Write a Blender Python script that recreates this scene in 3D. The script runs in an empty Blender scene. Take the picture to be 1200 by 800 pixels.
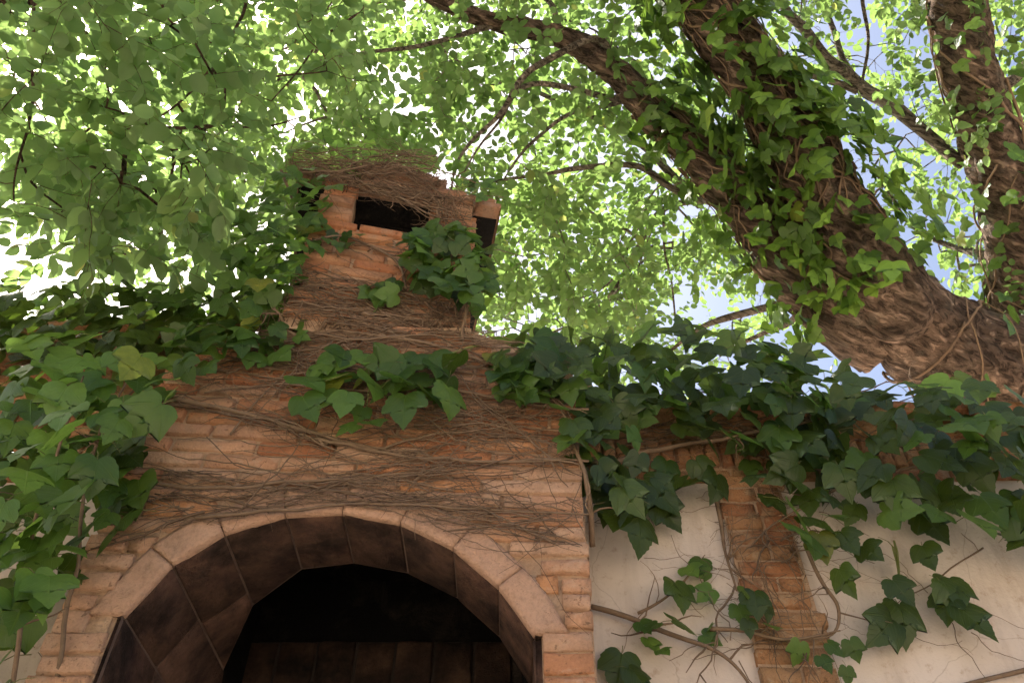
import bpy, math, random
import numpy as np
from mathutils import Vector, Matrix, noise as mnoise

R = math.radians
scene = bpy.context.scene
COL = scene.collection
rnd = random.Random(11)

# ------------------------------------------------------------------ camera
PITCH = R(47.8)
CAM = Vector((0.0, -2.0, 1.1))
FPX = 960.0                                   # focal length in pixels of the 1200 px wide photograph
cam_data = bpy.data.cameras.new("camera")
cam_data.sensor_width = 36.0
cam_data.lens = 36.0 * FPX / 1200.0
cam_data.clip_start = 0.02
cam_data.clip_end = 2000.0
cam = bpy.data.objects.new("camera", cam_data)
cam.location = CAM
cam.rotation_euler = (R(90) + PITCH, 0, 0)
COL.objects.link(cam)
scene.camera = cam

# ------------------------------------------------------------------ sky, sun, exposure
SUN_EL, SUN_AZ = R(58), R(-58)                # azimuth from +Y (behind the wall), negative = to the left
SUN_DIR = Vector((math.sin(SUN_AZ) * math.cos(SUN_EL), math.cos(SUN_AZ) * math.cos(SUN_EL), math.sin(SUN_EL)))
world = bpy.data.worlds.new("World")
scene.world = world
world.use_nodes = True
wn = world.node_tree.nodes
wn.clear()
sky = wn.new("ShaderNodeTexSky")
sky.sky_type = 'NISHITA'
sky.sun_disc = False
sky.sun_elevation = SUN_EL
sky.sun_rotation = SUN_AZ
sky.air_density = 1.0
sky.dust_density = 5.0
sky.ozone_density = 1.0
bg = wn.new("ShaderNodeBackground")
bg.inputs["Strength"].default_value = 0.095
wo = wn.new("ShaderNodeOutputWorld")
world.node_tree.links.new(sky.outputs[0], bg.inputs["Color"])
world.node_tree.links.new(bg.outputs[0], wo.inputs["Surface"])

sun_data = bpy.data.lights.new("sun", 'SUN')
sun_data.energy = 5.0
sun_data.angle = R(0.53)
sun_data.color = (1.0, 0.93, 0.82)
sun = bpy.data.objects.new("sun", sun_data)
sun.rotation_euler = (-SUN_DIR).to_track_quat('-Z', 'Y').to_euler()
sun.location = SUN_DIR * 30
COL.objects.link(sun)

scene.view_settings.view_transform = 'Standard'
scene.view_settings.look = 'None'
scene.view_settings.exposure = 1.6
scene.view_settings.gamma = 1.0
scene.view_settings.use_curve_mapping = False
scene.cycles.max_bounces = 6
scene.cycles.use_adaptive_sampling = True
scene.cycles.adaptive_threshold = 0.03
scene.cycles.transmission_bounces = 4
scene.cycles.diffuse_bounces = 3
scene.cycles.glossy_bounces = 2
scene.cycles.transparent_max_bounces = 4
scene.cycles.caustics_reflective = False
scene.cycles.caustics_refractive = False

# ------------------------------------------------------------------ sight lines of the photograph -> places in the world
FWD = Vector((0, math.cos(PITCH), math.sin(PITCH)))
UPV = Vector((0, -math.sin(PITCH), math.cos(PITCH)))


def ray(px, py):
    return Vector((1, 0, 0)) * ((px - 600) / FPX) + UPV * ((400 - py) / FPX) + FWD


def at(px, py, Y):
    """point on the upright plane y = Y"""
    d = ray(px, py)
    return CAM + d * ((Y - CAM.y) / d.y)


def atd(px, py, depth):
    return CAM + ray(px, py) * depth


def size_at(wpx, p):
    return wpx / FPX * (p - CAM).dot(FWD)


# ------------------------------------------------------------------ materials
def new_mat(name):
    m = bpy.data.materials.new(name)
    m.use_nodes = True
    nt = m.node_tree
    nt.nodes.clear()
    out = nt.nodes.new("ShaderNodeOutputMaterial")
    return m, nt, out


class N:
    """small helper for building node trees"""
    def __init__(self, nt):
        self.nt = nt

    def link(self, a, b):
        self.nt.links.new(a, b)

    def _set(self, sock, v):
        if v is None:
            return
        if hasattr(v, "is_linked") or isinstance(v, bpy.types.NodeSocket):
            self.link(v, sock)
        else:
            sock.default_value = v

    def noise(self, vec, scale, detail=4, rough=0.6, dist=0.0):
        n = self.nt.nodes.new("ShaderNodeTexNoise")
        self._set(n.inputs["Vector"], vec)
        n.inputs["Scale"].default_value = scale
        n.inputs["Detail"].default_value = detail
        n.inputs["Roughness"].default_value = rough
        n.inputs["Distortion"].default_value = dist
        return n.outputs["Fac"]

    def ramp(self, fac, stops):
        n = self.nt.nodes.new("ShaderNodeValToRGB")
        el = n.color_ramp.elements
        while len(el) > 1:
            el.remove(el[-1])
        el[0].position = stops[0][0]
        el[0].color = (*stops[0][1], 1)
        for p, c in stops[1:]:
            e = el.new(p)
            e.color = (*c, 1)
        self.link(fac, n.inputs[0])
        return n.outputs[0]

    def maprange(self, v, a, b, c=0.0, d=1.0):
        n = self.nt.nodes.new("ShaderNodeMapRange")
        self.link(v, n.inputs[0])
        for i, x in zip((1, 2, 3, 4), (a, b, c, d)):
            n.inputs[i].default_value = x
        return n.outputs[0]

    def mix(self, fac, a, b, blend='MIX'):
        n = self.nt.nodes.new("ShaderNodeMix")
        n.data_type = 'RGBA'
        n.blend_type = blend
        self._set(n.inputs[0], fac)
        for s, v in ((n.inputs[6], a), (n.inputs[7], b)):
            if isinstance(v, tuple):
                s.default_value = (*v, 1)
            else:
                self.link(v, s)
        return n.outputs[2]

    def math(self, op, a, b=None):
        n = self.nt.nodes.new("ShaderNodeMath")
        n.operation = op
        self._set(n.inputs[0], a)
        self._set(n.inputs[1], b)
        return n.outputs[0]

    def pos(self):
        return self.nt.nodes.new("ShaderNodeNewGeometry").outputs["Position"]

    def rand_obj(self):
        return self.nt.nodes.new("ShaderNodeObjectInfo").outputs["Random"]

    def rand_island(self):
        return self.nt.nodes.new("ShaderNodeNewGeometry").outputs["Random Per Island"]

    def mapping(self, vec, scale):
        n = self.nt.nodes.new("ShaderNodeMapping")
        n.inputs["Scale"].default_value = scale
        self.link(vec, n.inputs[0])
        return n.outputs[0]

    def bump(self, h, strength, dist, normal=None):
        n = self.nt.nodes.new("ShaderNodeBump")
        n.inputs["Strength"].default_value = strength
        n.inputs["Distance"].default_value = dist
        self.link(h, n.inputs["Height"])
        if normal is not None:
            self.link(normal, n.inputs["Normal"])
        return n.outputs[0]

    def principled(self, col, rough, normal=None, spec=0.3):
        n = self.nt.nodes.new("ShaderNodeBsdfPrincipled")
        if isinstance(col, tuple):
            n.inputs["Base Color"].default_value = (*col, 1)
        else:
            self.link(col, n.inputs["Base Color"])
        self._set(n.inputs["Roughness"], rough)
        n.inputs["Specular IOR Level"].default_value = spec
        if normal is not None:
            self.link(normal, n.inputs["Normal"])
        return n.outputs[0]


def brick_material(name, stops, smear=0.5, mortar=(0.40, 0.27, 0.18), grime=0.35, soot=0.0):
    m, nt, out = new_mat(name)
    n = N(nt)
    p = n.pos()
    base = n.ramp(n.rand_obj(), stops)
    blot = n.noise(p, 9, 5, 0.65)
    base = n.mix(n.maprange(blot, 0.35, 0.7, 0.0, 0.7), base, n.mix(0.5, base, (0.52, 0.29, 0.16)), 'MIX')
    grain = n.noise(p, 120, 4, 0.7)
    base = n.mix(n.maprange(grain, 0.3, 0.75, 0.0, 0.35), base, (0.16, 0.075, 0.04))
    # lime mortar smeared over parts of the face
    sm = n.maprange(n.noise(p, 14, 6, 0.7, 0.4), 0.52, 0.62, 0.0, smear)
    base = n.mix(sm, base, mortar)
    # dark weathering patches
    gr = n.maprange(n.noise(p, 6.5, 7, 0.72, 0.8), 0.50, 0.72, 0.0, grime)
    base = n.mix(gr, base, (0.055, 0.04, 0.03))
    pits = n.maprange(n.noise(p, 55, 3, 0.6), 0.60, 0.68, 0.0, 0.55)
    base = n.mix(pits, base, (0.09, 0.05, 0.03))
    if soot:
        so = n.maprange(n.noise(p, 6.0, 5, 0.62, 0.0), 0.36, 0.66, min(1.0, soot * 1.22), soot * 0.42)
        base = n.mix(so, base, (0.012, 0.009, 0.008))
    h = n.math('ADD', n.noise(p, 45, 6, 0.7), n.math('MULTIPLY', n.noise(p, 190, 3, 0.6), 0.5))
    nor = n.bump(h, 1.0, 0.011)
    n.link(n.principled(base, 0.9, nor, 0.15), out.inputs[0])
    return m


BRICK_STOPS = [(0.0, (0.50, 0.20, 0.09)), (0.25, (0.58, 0.32, 0.19)), (0.5, (0.57, 0.36, 0.24)),
               (0.75, (0.50, 0.26, 0.15)), (1.0, (0.60, 0.28, 0.125))]
M_BRICK = brick_material("hand_made_brick", BRICK_STOPS, 0.5, (0.52, 0.36, 0.25), 0.35)
M_BRICK_OLD = brick_material("weathered_brick", [(0.0, (0.38, 0.14, 0.065)), (0.4, (0.47, 0.20, 0.095)), (0.7, (0.42, 0.25, 0.16)), (1.0, (0.50, 0.22, 0.10))],
                             0.45, (0.34, 0.22, 0.14), 0.6)
M_BRICK_CAP = brick_material("cap_brick", [(0.0, (0.24, 0.12, 0.075)), (0.5, (0.30, 0.16, 0.10)), (1.0, (0.22, 0.14, 0.10))], 0.4, (0.26, 0.19, 0.14), 0.8)
M_BRICK_WALL = brick_material("wall_brick", [(0.0, (0.33, 0.13, 0.06)), (0.5, (0.42, 0.20, 0.09)), (1.0, (0.38, 0.22, 0.11))],
                              0.6, (0.45, 0.32, 0.2), 0.65)
M_TILE = brick_material("sooty_arch_tile", [(0.0, (0.17, 0.085, 0.065)), (0.5, (0.22, 0.115, 0.085)), (1.0, (0.12, 0.07, 0.06))],
                        0.5, (0.27, 0.155, 0.11), 0.8, 0.76)
M_SOOT = brick_material("soot_black_tile", [(0.0, (0.03, 0.02, 0.017)), (1.0, (0.045, 0.027, 0.021))],
                        0.2, (0.08, 0.055, 0.045), 0.4, 0.93)


def mortar_material(name, c1, c2, grime=0.4, speck=(0.22, 0.14, 0.09)):
    m, nt, out = new_mat(name)
    n = N(nt)
    p = n.pos()
    base = n.mix(n.maprange(n.noise(p, 7, 6, 0.65), 0.3, 0.7), c1, c2)
    base = n.mix(n.maprange(n.noise(p, 80, 4, 0.7), 0.45, 0.75, 0, 0.5), base, speck)
    base = n.mix(n.maprange(n.noise(p, 5, 7, 0.75, 0.6), 0.52, 0.72, 0, grime), base, (0.06, 0.045, 0.032))
    h = n.math('ADD', n.noise(p, 30, 6, 0.7), n.math('MULTIPLY', n.noise(p, 160, 3, 0.6), 0.6))
    n.link(n.principled(base, 0.95, n.bump(h, 1.0, 0.012), 0.1), out.inputs[0])
    return m


M_MORTAR = mortar_material("lime_mortar", (0.50, 0.34, 0.225), (0.41, 0.255, 0.155))
M_BAND = mortar_material("arch_band_render", (0.50, 0.315, 0.215), (0.45, 0.265, 0.175), 0.6)
M_SOOT_MORTAR = mortar_material("sooty_mortar", (0.20, 0.13, 0.10), (0.12, 0.085, 0.07), 0.6)
M_BACK_MORTAR = mortar_material("sooty_back_mortar", (0.05, 0.038, 0.032), (0.03, 0.025, 0.02), 0.6, (0.02, 0.016, 0.013))
M_BLACK = mortar_material("soot", (0.010, 0.009, 0.008), (0.007, 0.006, 0.006), 0.5, (0.006, 0.005, 0.005))  # soot; under the chimney cap it also stands in for shade


def plaster_material():
    m, nt, out = new_mat("old_white_plaster")
    n = N(nt)
    p = n.pos()
    base = n.mix(n.maprange(n.noise(p, 2.2, 5, 0.6), 0.3, 0.7), (0.62, 0.52, 0.445), (0.54, 0.44, 0.37))
    base = n.mix(n.maprange(n.noise(n.mapping(p, (9, 9, 1.6)), 1.0, 6, 0.7), 0.5, 0.78, 0, 0.6), base, (0.30, 0.22, 0.165))
    base = n.mix(n.maprange(n.noise(p, 26, 5, 0.7), 0.56, 0.72, 0, 0.6), base, (0.33, 0.22, 0.15))
    # hairline cracks
    v = nt.nodes.new("ShaderNodeTexVoronoi")
    v.feature = 'DISTANCE_TO_EDGE'
    v.inputs["Scale"].default_value = 1.1
    dd = nt.nodes.new("ShaderNodeMix")
    dd.data_type = 'VECTOR'
    dd.inputs[0].default_value = 0.12
    nn = nt.nodes.new("ShaderNodeTexNoise")
    nn.inputs["Scale"].default_value = 4.0
    nn.inputs["Detail"].default_value = 6
    n.link(p, nn.inputs["Vector"])
    n.link(p, dd.inputs[4])
    n.link(nn.outputs["Color"], dd.inputs[5])
    n.link(dd.outputs[1], v.inputs["Vector"])
    crack = n.maprange(v.outputs["Distance"], 0.0, 0.0022, 0.35, 0.0)
    base = n.mix(crack, base, (0.2, 0.14, 0.1))
    h = n.math('ADD', n.noise(p, 9, 5, 0.6), n.math('MULTIPLY', n.noise(p, 90, 4, 0.6), 0.25))
    n.link(n.principled(base, 0.9, n.bump(h, 0.7, 0.012), 0.15), out.inputs[0])
    return m


M_PLASTER = plaster_material()


def bark_material(name, a, b, c, sc=1.0):
    m, nt, out = new_mat(name)
    n = N(nt)
    p = n.pos()
    f = n.noise(p, 14 * sc, 8, 0.72, 1.2)
    base = n.mix(n.maprange(f, 0.3, 0.7), a, b)
    base = n.mix(n.maprange(n.noise(p, 3.5, 5, 0.6), 0.45, 0.7, 0, 0.7), base, c)
    def dot(v):
        d = nt.nodes.new("ShaderNodeVectorMath")
        d.operation = 'DOT_PRODUCT'
        n.link(p, d.inputs[0])
        d.inputs[1].default_value = v
        return d.outputs["Value"]
    cb = nt.nodes.new("ShaderNodeCombineXYZ")
    n.link(dot((0.71, 0, 0.71)), cb.inputs[0])
    n.link(dot((0, 1, 0)), cb.inputs[1])
    n.link(dot((-0.71 * 0.22, 0, 0.71 * 0.22)), cb.inputs[2])
    fib = n.noise(cb.outputs[0], 24 * sc, 8, 0.66, 0.5)
    cr = n.maprange(fib, 0.40, 0.58)
    base = n.mix(n.maprange(cr, 0.0, 0.7, 0.9, 0.0), base, (0.035, 0.024, 0.018))
    base = n.mix(n.maprange(n.noise(p, 5 * sc, 6, 0.7), 0.55, 0.7, 0, 0.4), base, (0.30, 0.27, 0.22))
    h = n.math('ADD', n.math('MULTIPLY', cr, 1.6), n.math('MULTIPLY', f, 0.7))
    n.link(n.principled(base, 0.9, n.bump(h, 1.0, 0.05), 0.12), out.inputs[0])
    return m


M_BARK = bark_material("furrowed_bark", (0.19, 0.125, 0.09), (0.33, 0.235, 0.175), (0.40, 0.26, 0.185))
M_BRANCH = bark_material("branch_bark", (0.28, 0.22, 0.17), (0.44, 0.37, 0.30), (0.34, 0.26, 0.20), 2.0)
M_RED_BRANCH = bark_material("red_branch_bark", (0.14, 0.075, 0.05), (0.22, 0.13, 0.09), (0.25, 0.13, 0.09), 2.5)


def twig_material(name, a, b):
    m, nt, out = new_mat(name)
    n = N(nt)
    p = n.pos()
    base = n.mix(n.rand_island(), a, b)
    base = n.mix(n.maprange(n.noise(p, 40, 4, 0.7), 0.35, 0.7, 0, 0.5), base, (0.07, 0.045, 0.03))
    n.link(n.principled(base, 0.85, n.bump(n.noise(p, 220, 3), 0.6, 0.002), 0.2), out.inputs[0])
    return m


M_DRY = twig_material("dry_vine", (0.115, 0.072, 0.045), (0.23, 0.155, 0.10))
M_STEM = twig_material("ivy_stem", (0.15, 0.095, 0.06), (0.24, 0.16, 0.10))
M_GREENSTEM = twig_material("green_shoot", (0.14, 0.17, 0.05), (0.20, 0.20, 0.07))


def leaf_material(name, dark, mid, light, trans, tfac, rough=0.42, island=False, veins=True, under=(0.10, 0.15, 0.06)):
    m, nt, out = new_mat(name)
    n = N(nt)
    geo = nt.nodes.new("ShaderNodeNewGeometry")
    r = geo.outputs["Random Per Island"] if island else n.rand_obj()
    p = geo.outputs["Position"]
    base = n.ramp(r, [(0.0, dark), (0.5, mid), (0.86, light), (0.98, light), (0.99, (light[0] * 1.9, light[1] * 1.3, light[2])), (1.0, (light[0] * 2.1, light[1] * 1.2, light[2]))])
    base = n.mix(n.maprange(n.noise(p, 60, 4, 0.6), 0.35, 0.7, 0.0, 0.35), base, dark)
    tcol = n.mix(0.5, n.mix(1.0, base, (3.0, 3.0, 3.0), 'MULTIPLY'), trans)
    bumpn = None
    if veins:
        uv = nt.nodes.new("ShaderNodeUVMap")
        sp = nt.nodes.new("ShaderNodeSeparateXYZ")
        n.link(uv.outputs[0], sp.inputs[0])
        ang = n.math('ARCTAN2', n.math('ABSOLUTE', sp.outputs[0]), sp.outputs[1])
        # three main veins at 0 and +-0.75 rad, herringbone side veins
        v1 = n.math('ABSOLUTE', sp.outputs[0])
        v2 = n.math('ABSOLUTE', n.math('SUBTRACT', ang, 0.80))
        side = n.math('ABSOLUTE', n.math('SINE', n.math('MULTIPLY', n.math('SUBTRACT', sp.outputs[1], n.math('MULTIPLY', v1, 0.8)), 24.0)))
        vein = n.math('MAXIMUM', n.math('MAXIMUM', n.maprange(v1, 0.0, 0.022, 1, 0), n.maprange(v2, 0.0, 0.035, 1, 0)),
                      n.maprange(side, 0.0, 0.22, 0.45, 0.0))
        base = n.mix(n.math('MULTIPLY', vein, 0.5), base, light)
        bumpn = n.bump(vein, 0.5, 0.004)
    col = n.mix(geo.outputs["Backfacing"], base, n.mix(0.55, base, under))
    pr = n.principled(col, rough, bumpn, 0.42)
    tr = nt.nodes.new("ShaderNodeBsdfTranslucent")
    n.link(tcol, tr.inputs[0])
    mx = nt.nodes.new("ShaderNodeMixShader")
    mx.inputs[0].default_value = tfac
    n.link(pr, mx.inputs[1])
    n.link(tr.outputs[0], mx.inputs[2])
    n.link(mx.outputs[0], out.inputs[0])
    return m


M_IVY = leaf_material("ivy_leaf", (0.026, 0.060, 0.010), (0.046, 0.095, 0.015), (0.09, 0.155, 0.026), (0.22, 0.36, 0.03), 0.40, 0.38)
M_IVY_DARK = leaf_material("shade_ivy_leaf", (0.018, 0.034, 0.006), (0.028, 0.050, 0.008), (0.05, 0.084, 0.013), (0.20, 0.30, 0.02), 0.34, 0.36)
M_IVY_YOUNG_LIT = leaf_material("young_lit_ivy_leaf", (0.05, 0.11, 0.02), (0.08, 0.16, 0.03), (0.12, 0.21, 0.04), (0.30, 0.45, 0.05), 0.45)  # young leaves, and a lit copy that paints light into the ivy
M_TREE_LEAF = leaf_material("tree_leaf", (0.05, 0.095, 0.018), (0.075, 0.125, 0.030), (0.11, 0.165, 0.046), (0.32, 0.47, 0.12), 0.52, 0.45, island=True, veins=False)
M_NEAR_LEAF = leaf_material("overhanging_leaf", (0.055, 0.10, 0.024), (0.085, 0.138, 0.042), (0.12, 0.172, 0.06), (0.38, 0.54, 0.15), 0.58, 0.45, island=True, veins=False)
M_NEAR_LEAF_OBJ = leaf_material("overhanging_single_leaf", (0.055, 0.10, 0.024), (0.085, 0.138, 0.042), (0.12, 0.172, 0.06), (0.38, 0.54, 0.15), 0.58, 0.45, veins=False)


def ground_material():
    m, nt, out = new_mat("pale_gravel")
    n = N(nt)
    p = n.pos()
    base = n.mix(n.maprange(n.noise(p, 1.5, 6, 0.65), 0.3, 0.7), (0.46, 0.40, 0.32), (0.55, 0.48, 0.39))
    base = n.mix(n.maprange(n.noise(p, 30, 4, 0.7), 0.5, 0.75, 0, 0.6), base, (0.18, 0.14, 0.10))
    n.link(n.principled(base, 0.95, n.bump(n.noise(p, 40, 5), 0.6, 0.02), 0.1), out.inputs[0])
    return m


M_GROUND = ground_material()


# ------------------------------------------------------------------ object helpers
def mesh_from(name, verts, faces, mats, smooth=True, uvs=None, mat_idx=None):
    me = bpy.data.meshes.new(name)
    me.from_pydata([tuple(v) for v in verts], [], [tuple(int(i) for i in f) for f in faces])
    for m in (mats if isinstance(mats, (list, tuple)) else [mats]):
        me.materials.append(m)
    if smooth:
        me.polygons.foreach_set("use_smooth", [True] * len(me.polygons))
    if mat_idx is not None:
        me.polygons.foreach_set("material_index", mat_idx)
    if uvs is not None:
        uv = me.uv_layers.new(name="UVMap")
        li = np.zeros(len(me.loops), dtype=np.int32)
        me.loops.foreach_get("vertex_index", li)
        uv.data.foreach_set("uv", np.asarray(uvs, dtype=np.float32)[li].ravel())
    me.update()
    return me


def fast_mesh(name, V, F, mat, uvs=None, smooth=True):
    """V (n,3), F (m,k) arrays of equal-sized faces"""
    V = np.asarray(V, dtype=np.float32)
    F = np.asarray(F, dtype=np.int32)
    me = bpy.data.meshes.new(name)
    me.vertices.add(len(V))
    me.vertices.foreach_set("co", V.ravel())
    k = F.shape[1]
    me.loops.add(F.size)
    me.loops.foreach_set("vertex_index", F.ravel())
    me.polygons.add(len(F))
    me.polygons.foreach_set("loop_start", np.arange(0, F.size, k, dtype=np.int32))
    me.polygons.foreach_set("loop_total", np.full(len(F), k, dtype=np.int32))
    me.materials.append(mat)
    if smooth:
        me.polygons.foreach_set("use_smooth", np.ones(len(F), dtype=bool))
    if uvs is not None:
        uv = me.uv_layers.new(name="UVMap")
        uv.data.foreach_set("uv", np.asarray(uvs, dtype=np.float32)[F.ravel()].ravel())
    me.update(calc_edges=True)
    me.validate()
    return me


def link(name, me, parent=None, label=None, cat=None, group=None, kind=None):
    o = bpy.data.objects.new(name, me)
    COL.objects.link(o)
    if parent is not None:
        o.parent = parent
    tag(o, label, cat, group, kind)
    return o


def tag(o, label=None, cat=None, group=None, kind=None):
    for k, v in (("label", label), ("category", cat), ("group", group), ("kind", kind)):
        if v:
            o[k] = v
    return o


def thing(name, label, cat, group=None):
    return link(name, None, None, label, cat, group)


class Tubes:
    """collects round tapered tubes into one mesh"""
    def __init__(self):
        self.v, self.f = [], []

    def add(self, pts, radii, k=5, rough=0.0, seed=0.0, ridge=0.0):
        pts = [Vector(p) for p in pts]
        n = len(pts)
        if n < 2:
            return
        base = len(self.v)
        ref = None
        arc = 0.0
        for i in range(n):
            if i:
                arc += (pts[i] - pts[i - 1]).length
            t = (pts[min(i + 1, n - 1)] - pts[max(i - 1, 0)])
            if t.length < 1e-9:
                t = Vector((0, 0, 1))
            t.normalize()
            if ref is None:
                ref = t.orthogonal().normalized()
            ref = (ref - t * ref.dot(t))
            if ref.length < 1e-6:
                ref = t.orthogonal()
            ref.normalize()
            b = t.cross(ref)
            for j in range(k):
                a = 2 * math.pi * j / k
                d = ref * math.cos(a) + b * math.sin(a)
                r = radii[i]
                if rough:
                    q = pts[i] + d * r
                    r *= 1 + rough * (mnoise.noise(q * 3.1 + Vector((seed, 0, 0))) + 0.6 * mnoise.noise(q * 9.0))
                if ridge:
                    ca, sa = math.cos(a), math.sin(a)
                    w1 = mnoise.noise(Vector((ca * 3.2, sa * 3.2, arc * 1.6 + seed)))
                    w2 = mnoise.noise(Vector((ca * 8.0, sa * 8.0, arc * 5.0 + seed)))
                    w3 = mnoise.noise(Vector((ca * 17.0, sa * 17.0, arc * 11.0 + seed)))
                    r += ridge * (0.9 * (0.35 - abs(w1)) + 0.8 * (0.3 - abs(w2)) + 0.45 * w3)
                self.v.append(pts[i] + d * r)
        for i in range(n - 1):
            for j in range(k):
                a = base + i * k + j
                b2 = base + i * k + (j + 1) % k
                self.f.append((a, b2, b2 + k, a + k))
        # end caps as fans of quads (degenerate free): a centre vertex pulled in
        for end, idx in ((0, 0), (n - 1, n - 1)):
            c = len(self.v)
            self.v.append(pts[idx].copy())
            ring = [base + idx * k + j for j in range(k)]
            for j in range(0, k - 1, 2):
                tri = (ring[j], ring[j + 1], ring[(j + 2) % k], c)
                self.f.append(tri if end else tri[::-1])
            if k % 2:
                pass

    def build(self, name, mat, parent=None, **kw):
        if not self.f:
            return None
        me = fast_mesh(name, [tuple(v) for v in self.v], self.f, mat)
        return link(name, me, parent, **kw)


def smooth_path(pts, sub=4):
    """Catmull-Rom through the points"""
    pts = [Vector(p) for p in pts]
    out = []
    n = len(pts)
    for i in range(n - 1):
        p0, p1, p2, p3 = pts[max(i - 1, 0)], pts[i], pts[i + 1], pts[min(i + 2, n - 1)]
        for s in range(sub):
            t = s / sub
            out.append(0.5 * ((2 * p1) + (p2 - p0) * t + (2 * p0 - 5 * p1 + 4 * p2 - p3) * t * t + (3 * p1 - p0 - 3 * p2 + p3) * t ** 3))
    out.append(pts[-1])
    return out


def lerp_list(vals, sub):
    out = []
    for a, b in zip(vals[:-1], vals[1:]):
        out += [a + (b - a) * s / sub for s in range(sub)]
    return out + [vals[-1]]


def inside(poly, x, y):
    c = False
    j = len(poly) - 1
    for i in range(len(poly)):
        xi, yi = poly[i]
        xj, yj = poly[j]
        if (yi > y) != (yj > y) and x < (xj - xi) * (y - yi) / (yj - yi) + xi:
            c = not c
        j = i
    return c


# ------------------------------------------------------------------ ground
gs = 60
gv = [(-gs, -gs, 0), (gs, -gs, 0), (gs, gs, 0), (-gs, gs, 0)]
g = link("ground", mesh_from("ground", [(x * 8, y * 8, 0) for x, y, _ in gv], [(0, 1, 2, 3)], M_GROUND, False), kind="structure")
g["label"] = "pale gravel ground of the garden"

# ------------------------------------------------------------------ fireplace: dimensions from the sight lines
XL = (at(35, 800, 0).x + at(105, 640, 0).x) / 2
XR = (at(699, 800, 0).x + at(687, 620, 0).x) / 2
Z_SHOULDER = at(400, 432, 0).z
Z_NECK = at(400, 385, 0).z
CXL, CXR = at(345, 350, 0).x, at(549, 330, 0).x
Z_SILL = at(455, 272, 0).z
Z_LINTEL = at(455, 233, 0).z
Z_CAP = at(455, 205, -0.1).z
COURSE = 0.058
DEPTH = 1.2

ARCH = [(118, 800), (141, 721), (201, 661), (262, 624), (334, 603), (401, 600), (469, 612), (531, 642), (584, 687), (625, 744), (628, 800)]
arch = [(at(x, y, 0).x, at(x, y, 0).z) for x, y in ARCH]
JXL, JXR = (arch[0][0] + arch[1][0]) / 2, (arch[-1][0] + arch[-2][0]) / 2
arch[1] = (JXL, arch[1][1])
arch[-2] = (JXR, arch[-2][1])
arch[0] = (JXL, 0.55)
arch[-1] = (JXR, 0.55)
arch_poly = arch
ACX = (JXL + JXR) / 2
ACZ = arch[1][1] - 0.10


def offset_poly(pts, d):
    """push an open polyline outwards (away from the opening)"""
    out = []
    n = len(pts)
    for i in range(n):
        a = Vector(pts[max(i - 1, 0)])
        b = Vector(pts[min(i + 1, n - 1)])
        t = (b - a).normalized()
        nrm = Vector((-t.y, t.x))
        out.append((pts[i][0] + nrm.x * d, pts[i][1] + nrm.y * d))
    return out


def slope_at(z):
    """courses sag to the right towards the top, flat at the arch springing"""
    return 0.10 * min(1.0, max(0.0, (z - arch[1][1]) / (Z_SHOULDER - arch[1][1])))


XC = (XL + XR) / 2
fireplace = thing("fireplace", "old brick garden fireplace with dark arched opening and square chimney", "fireplace")


def nz(x, y, z, s=1.0):
    return mnoise.noise(Vector((x * s, y * s, z * s)))


def grid_face(name, x0, x1, z0, z1, res, yfun, keep, mat, parent, xfun=None):
    nx = max(2, int((x1 - x0) / res))
    nzc = max(2, int((z1 - z0) / res))
    V, F = [], []
    for j in range(nzc + 1):
        z = z0 + (z1 - z0) * j / nzc
        for i in range(nx + 1):
            x = x0 + (x1 - x0) * i / nx
            V.append((x, yfun(x, z), z))
    for j in range(nzc):
        zc = z0 + (z1 - z0) * (j + 0.5) / nzc
        for i in range(nx):
            xc = x0 + (x1 - x0) * (i + 0.5) / nx
            if keep(xc, zc):
                a = j * (nx + 1) + i
                F.append((a, a + 1, a + nx + 2, a + nx + 1))
    return link(name, fast_mesh(name, V, F, mat), parent)


def box(V, F, x0, x1, y0, y1, z0, z1):
    b = len(V)
    V += [(x0, y0, z0), (x1, y0, z0), (x1, y1, z0), (x0, y1, z0), (x0, y0, z1), (x1, y0, z1), (x1, y1, z1), (x0, y1, z1)]
    F += [(b, b + 3, b + 2, b + 1), (b + 4, b + 5, b + 6, b + 7), (b, b + 1, b + 5, b + 4), (b + 1, b + 2, b + 6, b + 5),
          (b + 2, b + 3, b + 7, b + 6), (b + 3, b, b + 4, b + 7)]


def hood_half(z):
    """left and right limit of the masonry at height z"""
    if z <= Z_SHOULDER:
        return XL, XR
    t = min(1, (z - Z_SHOULDER) / (Z_NECK - Z_SHOULDER))
    return XL + (CXL - 0.02 - XL) * t, XR + (CXR + 0.02 - XR) * t


ring_in = arch_poly
ring_gap = offset_poly(arch_poly, 0.035)
ring_out = offset_poly(arch_poly, 0.075)


def mortar_y(x, z):
    return 0.009 + 0.008 * nz(x, 3, z, 9) + 0.005 * nz(x, 7, z, 31)


gap_closed = ring_gap
hood = grid_face("hood_wall", XL, XR, 0.0, Z_NECK + 0.02, 0.014, mortar_y,
                 lambda x, z: (not inside(gap_closed, x, z)) and hood_half(z)[0] <= x <= hood_half(z)[1] and not (z < 0.56 and JXL < x < JXR),
                 M_MORTAR, fireplace)

# masonry mass behind the front: side cheeks, shoulder slopes, back
V, F = [], []
box(V, F, XL, JXL - 0.02, 0.012, DEPTH, 0, arch[1][1])
box(V, F, JXR + 0.02, XR, 0.012, DEPTH, 0, arch[1][1])
box(V, F, JXL - 0.02, JXR + 0.02, 0.012, DEPTH, 0, 0.55)
box(V, F, JXL - 0.02, JXR + 0.02, DEPTH - 0.06, DEPTH, 0.55, arch[1][1])


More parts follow.
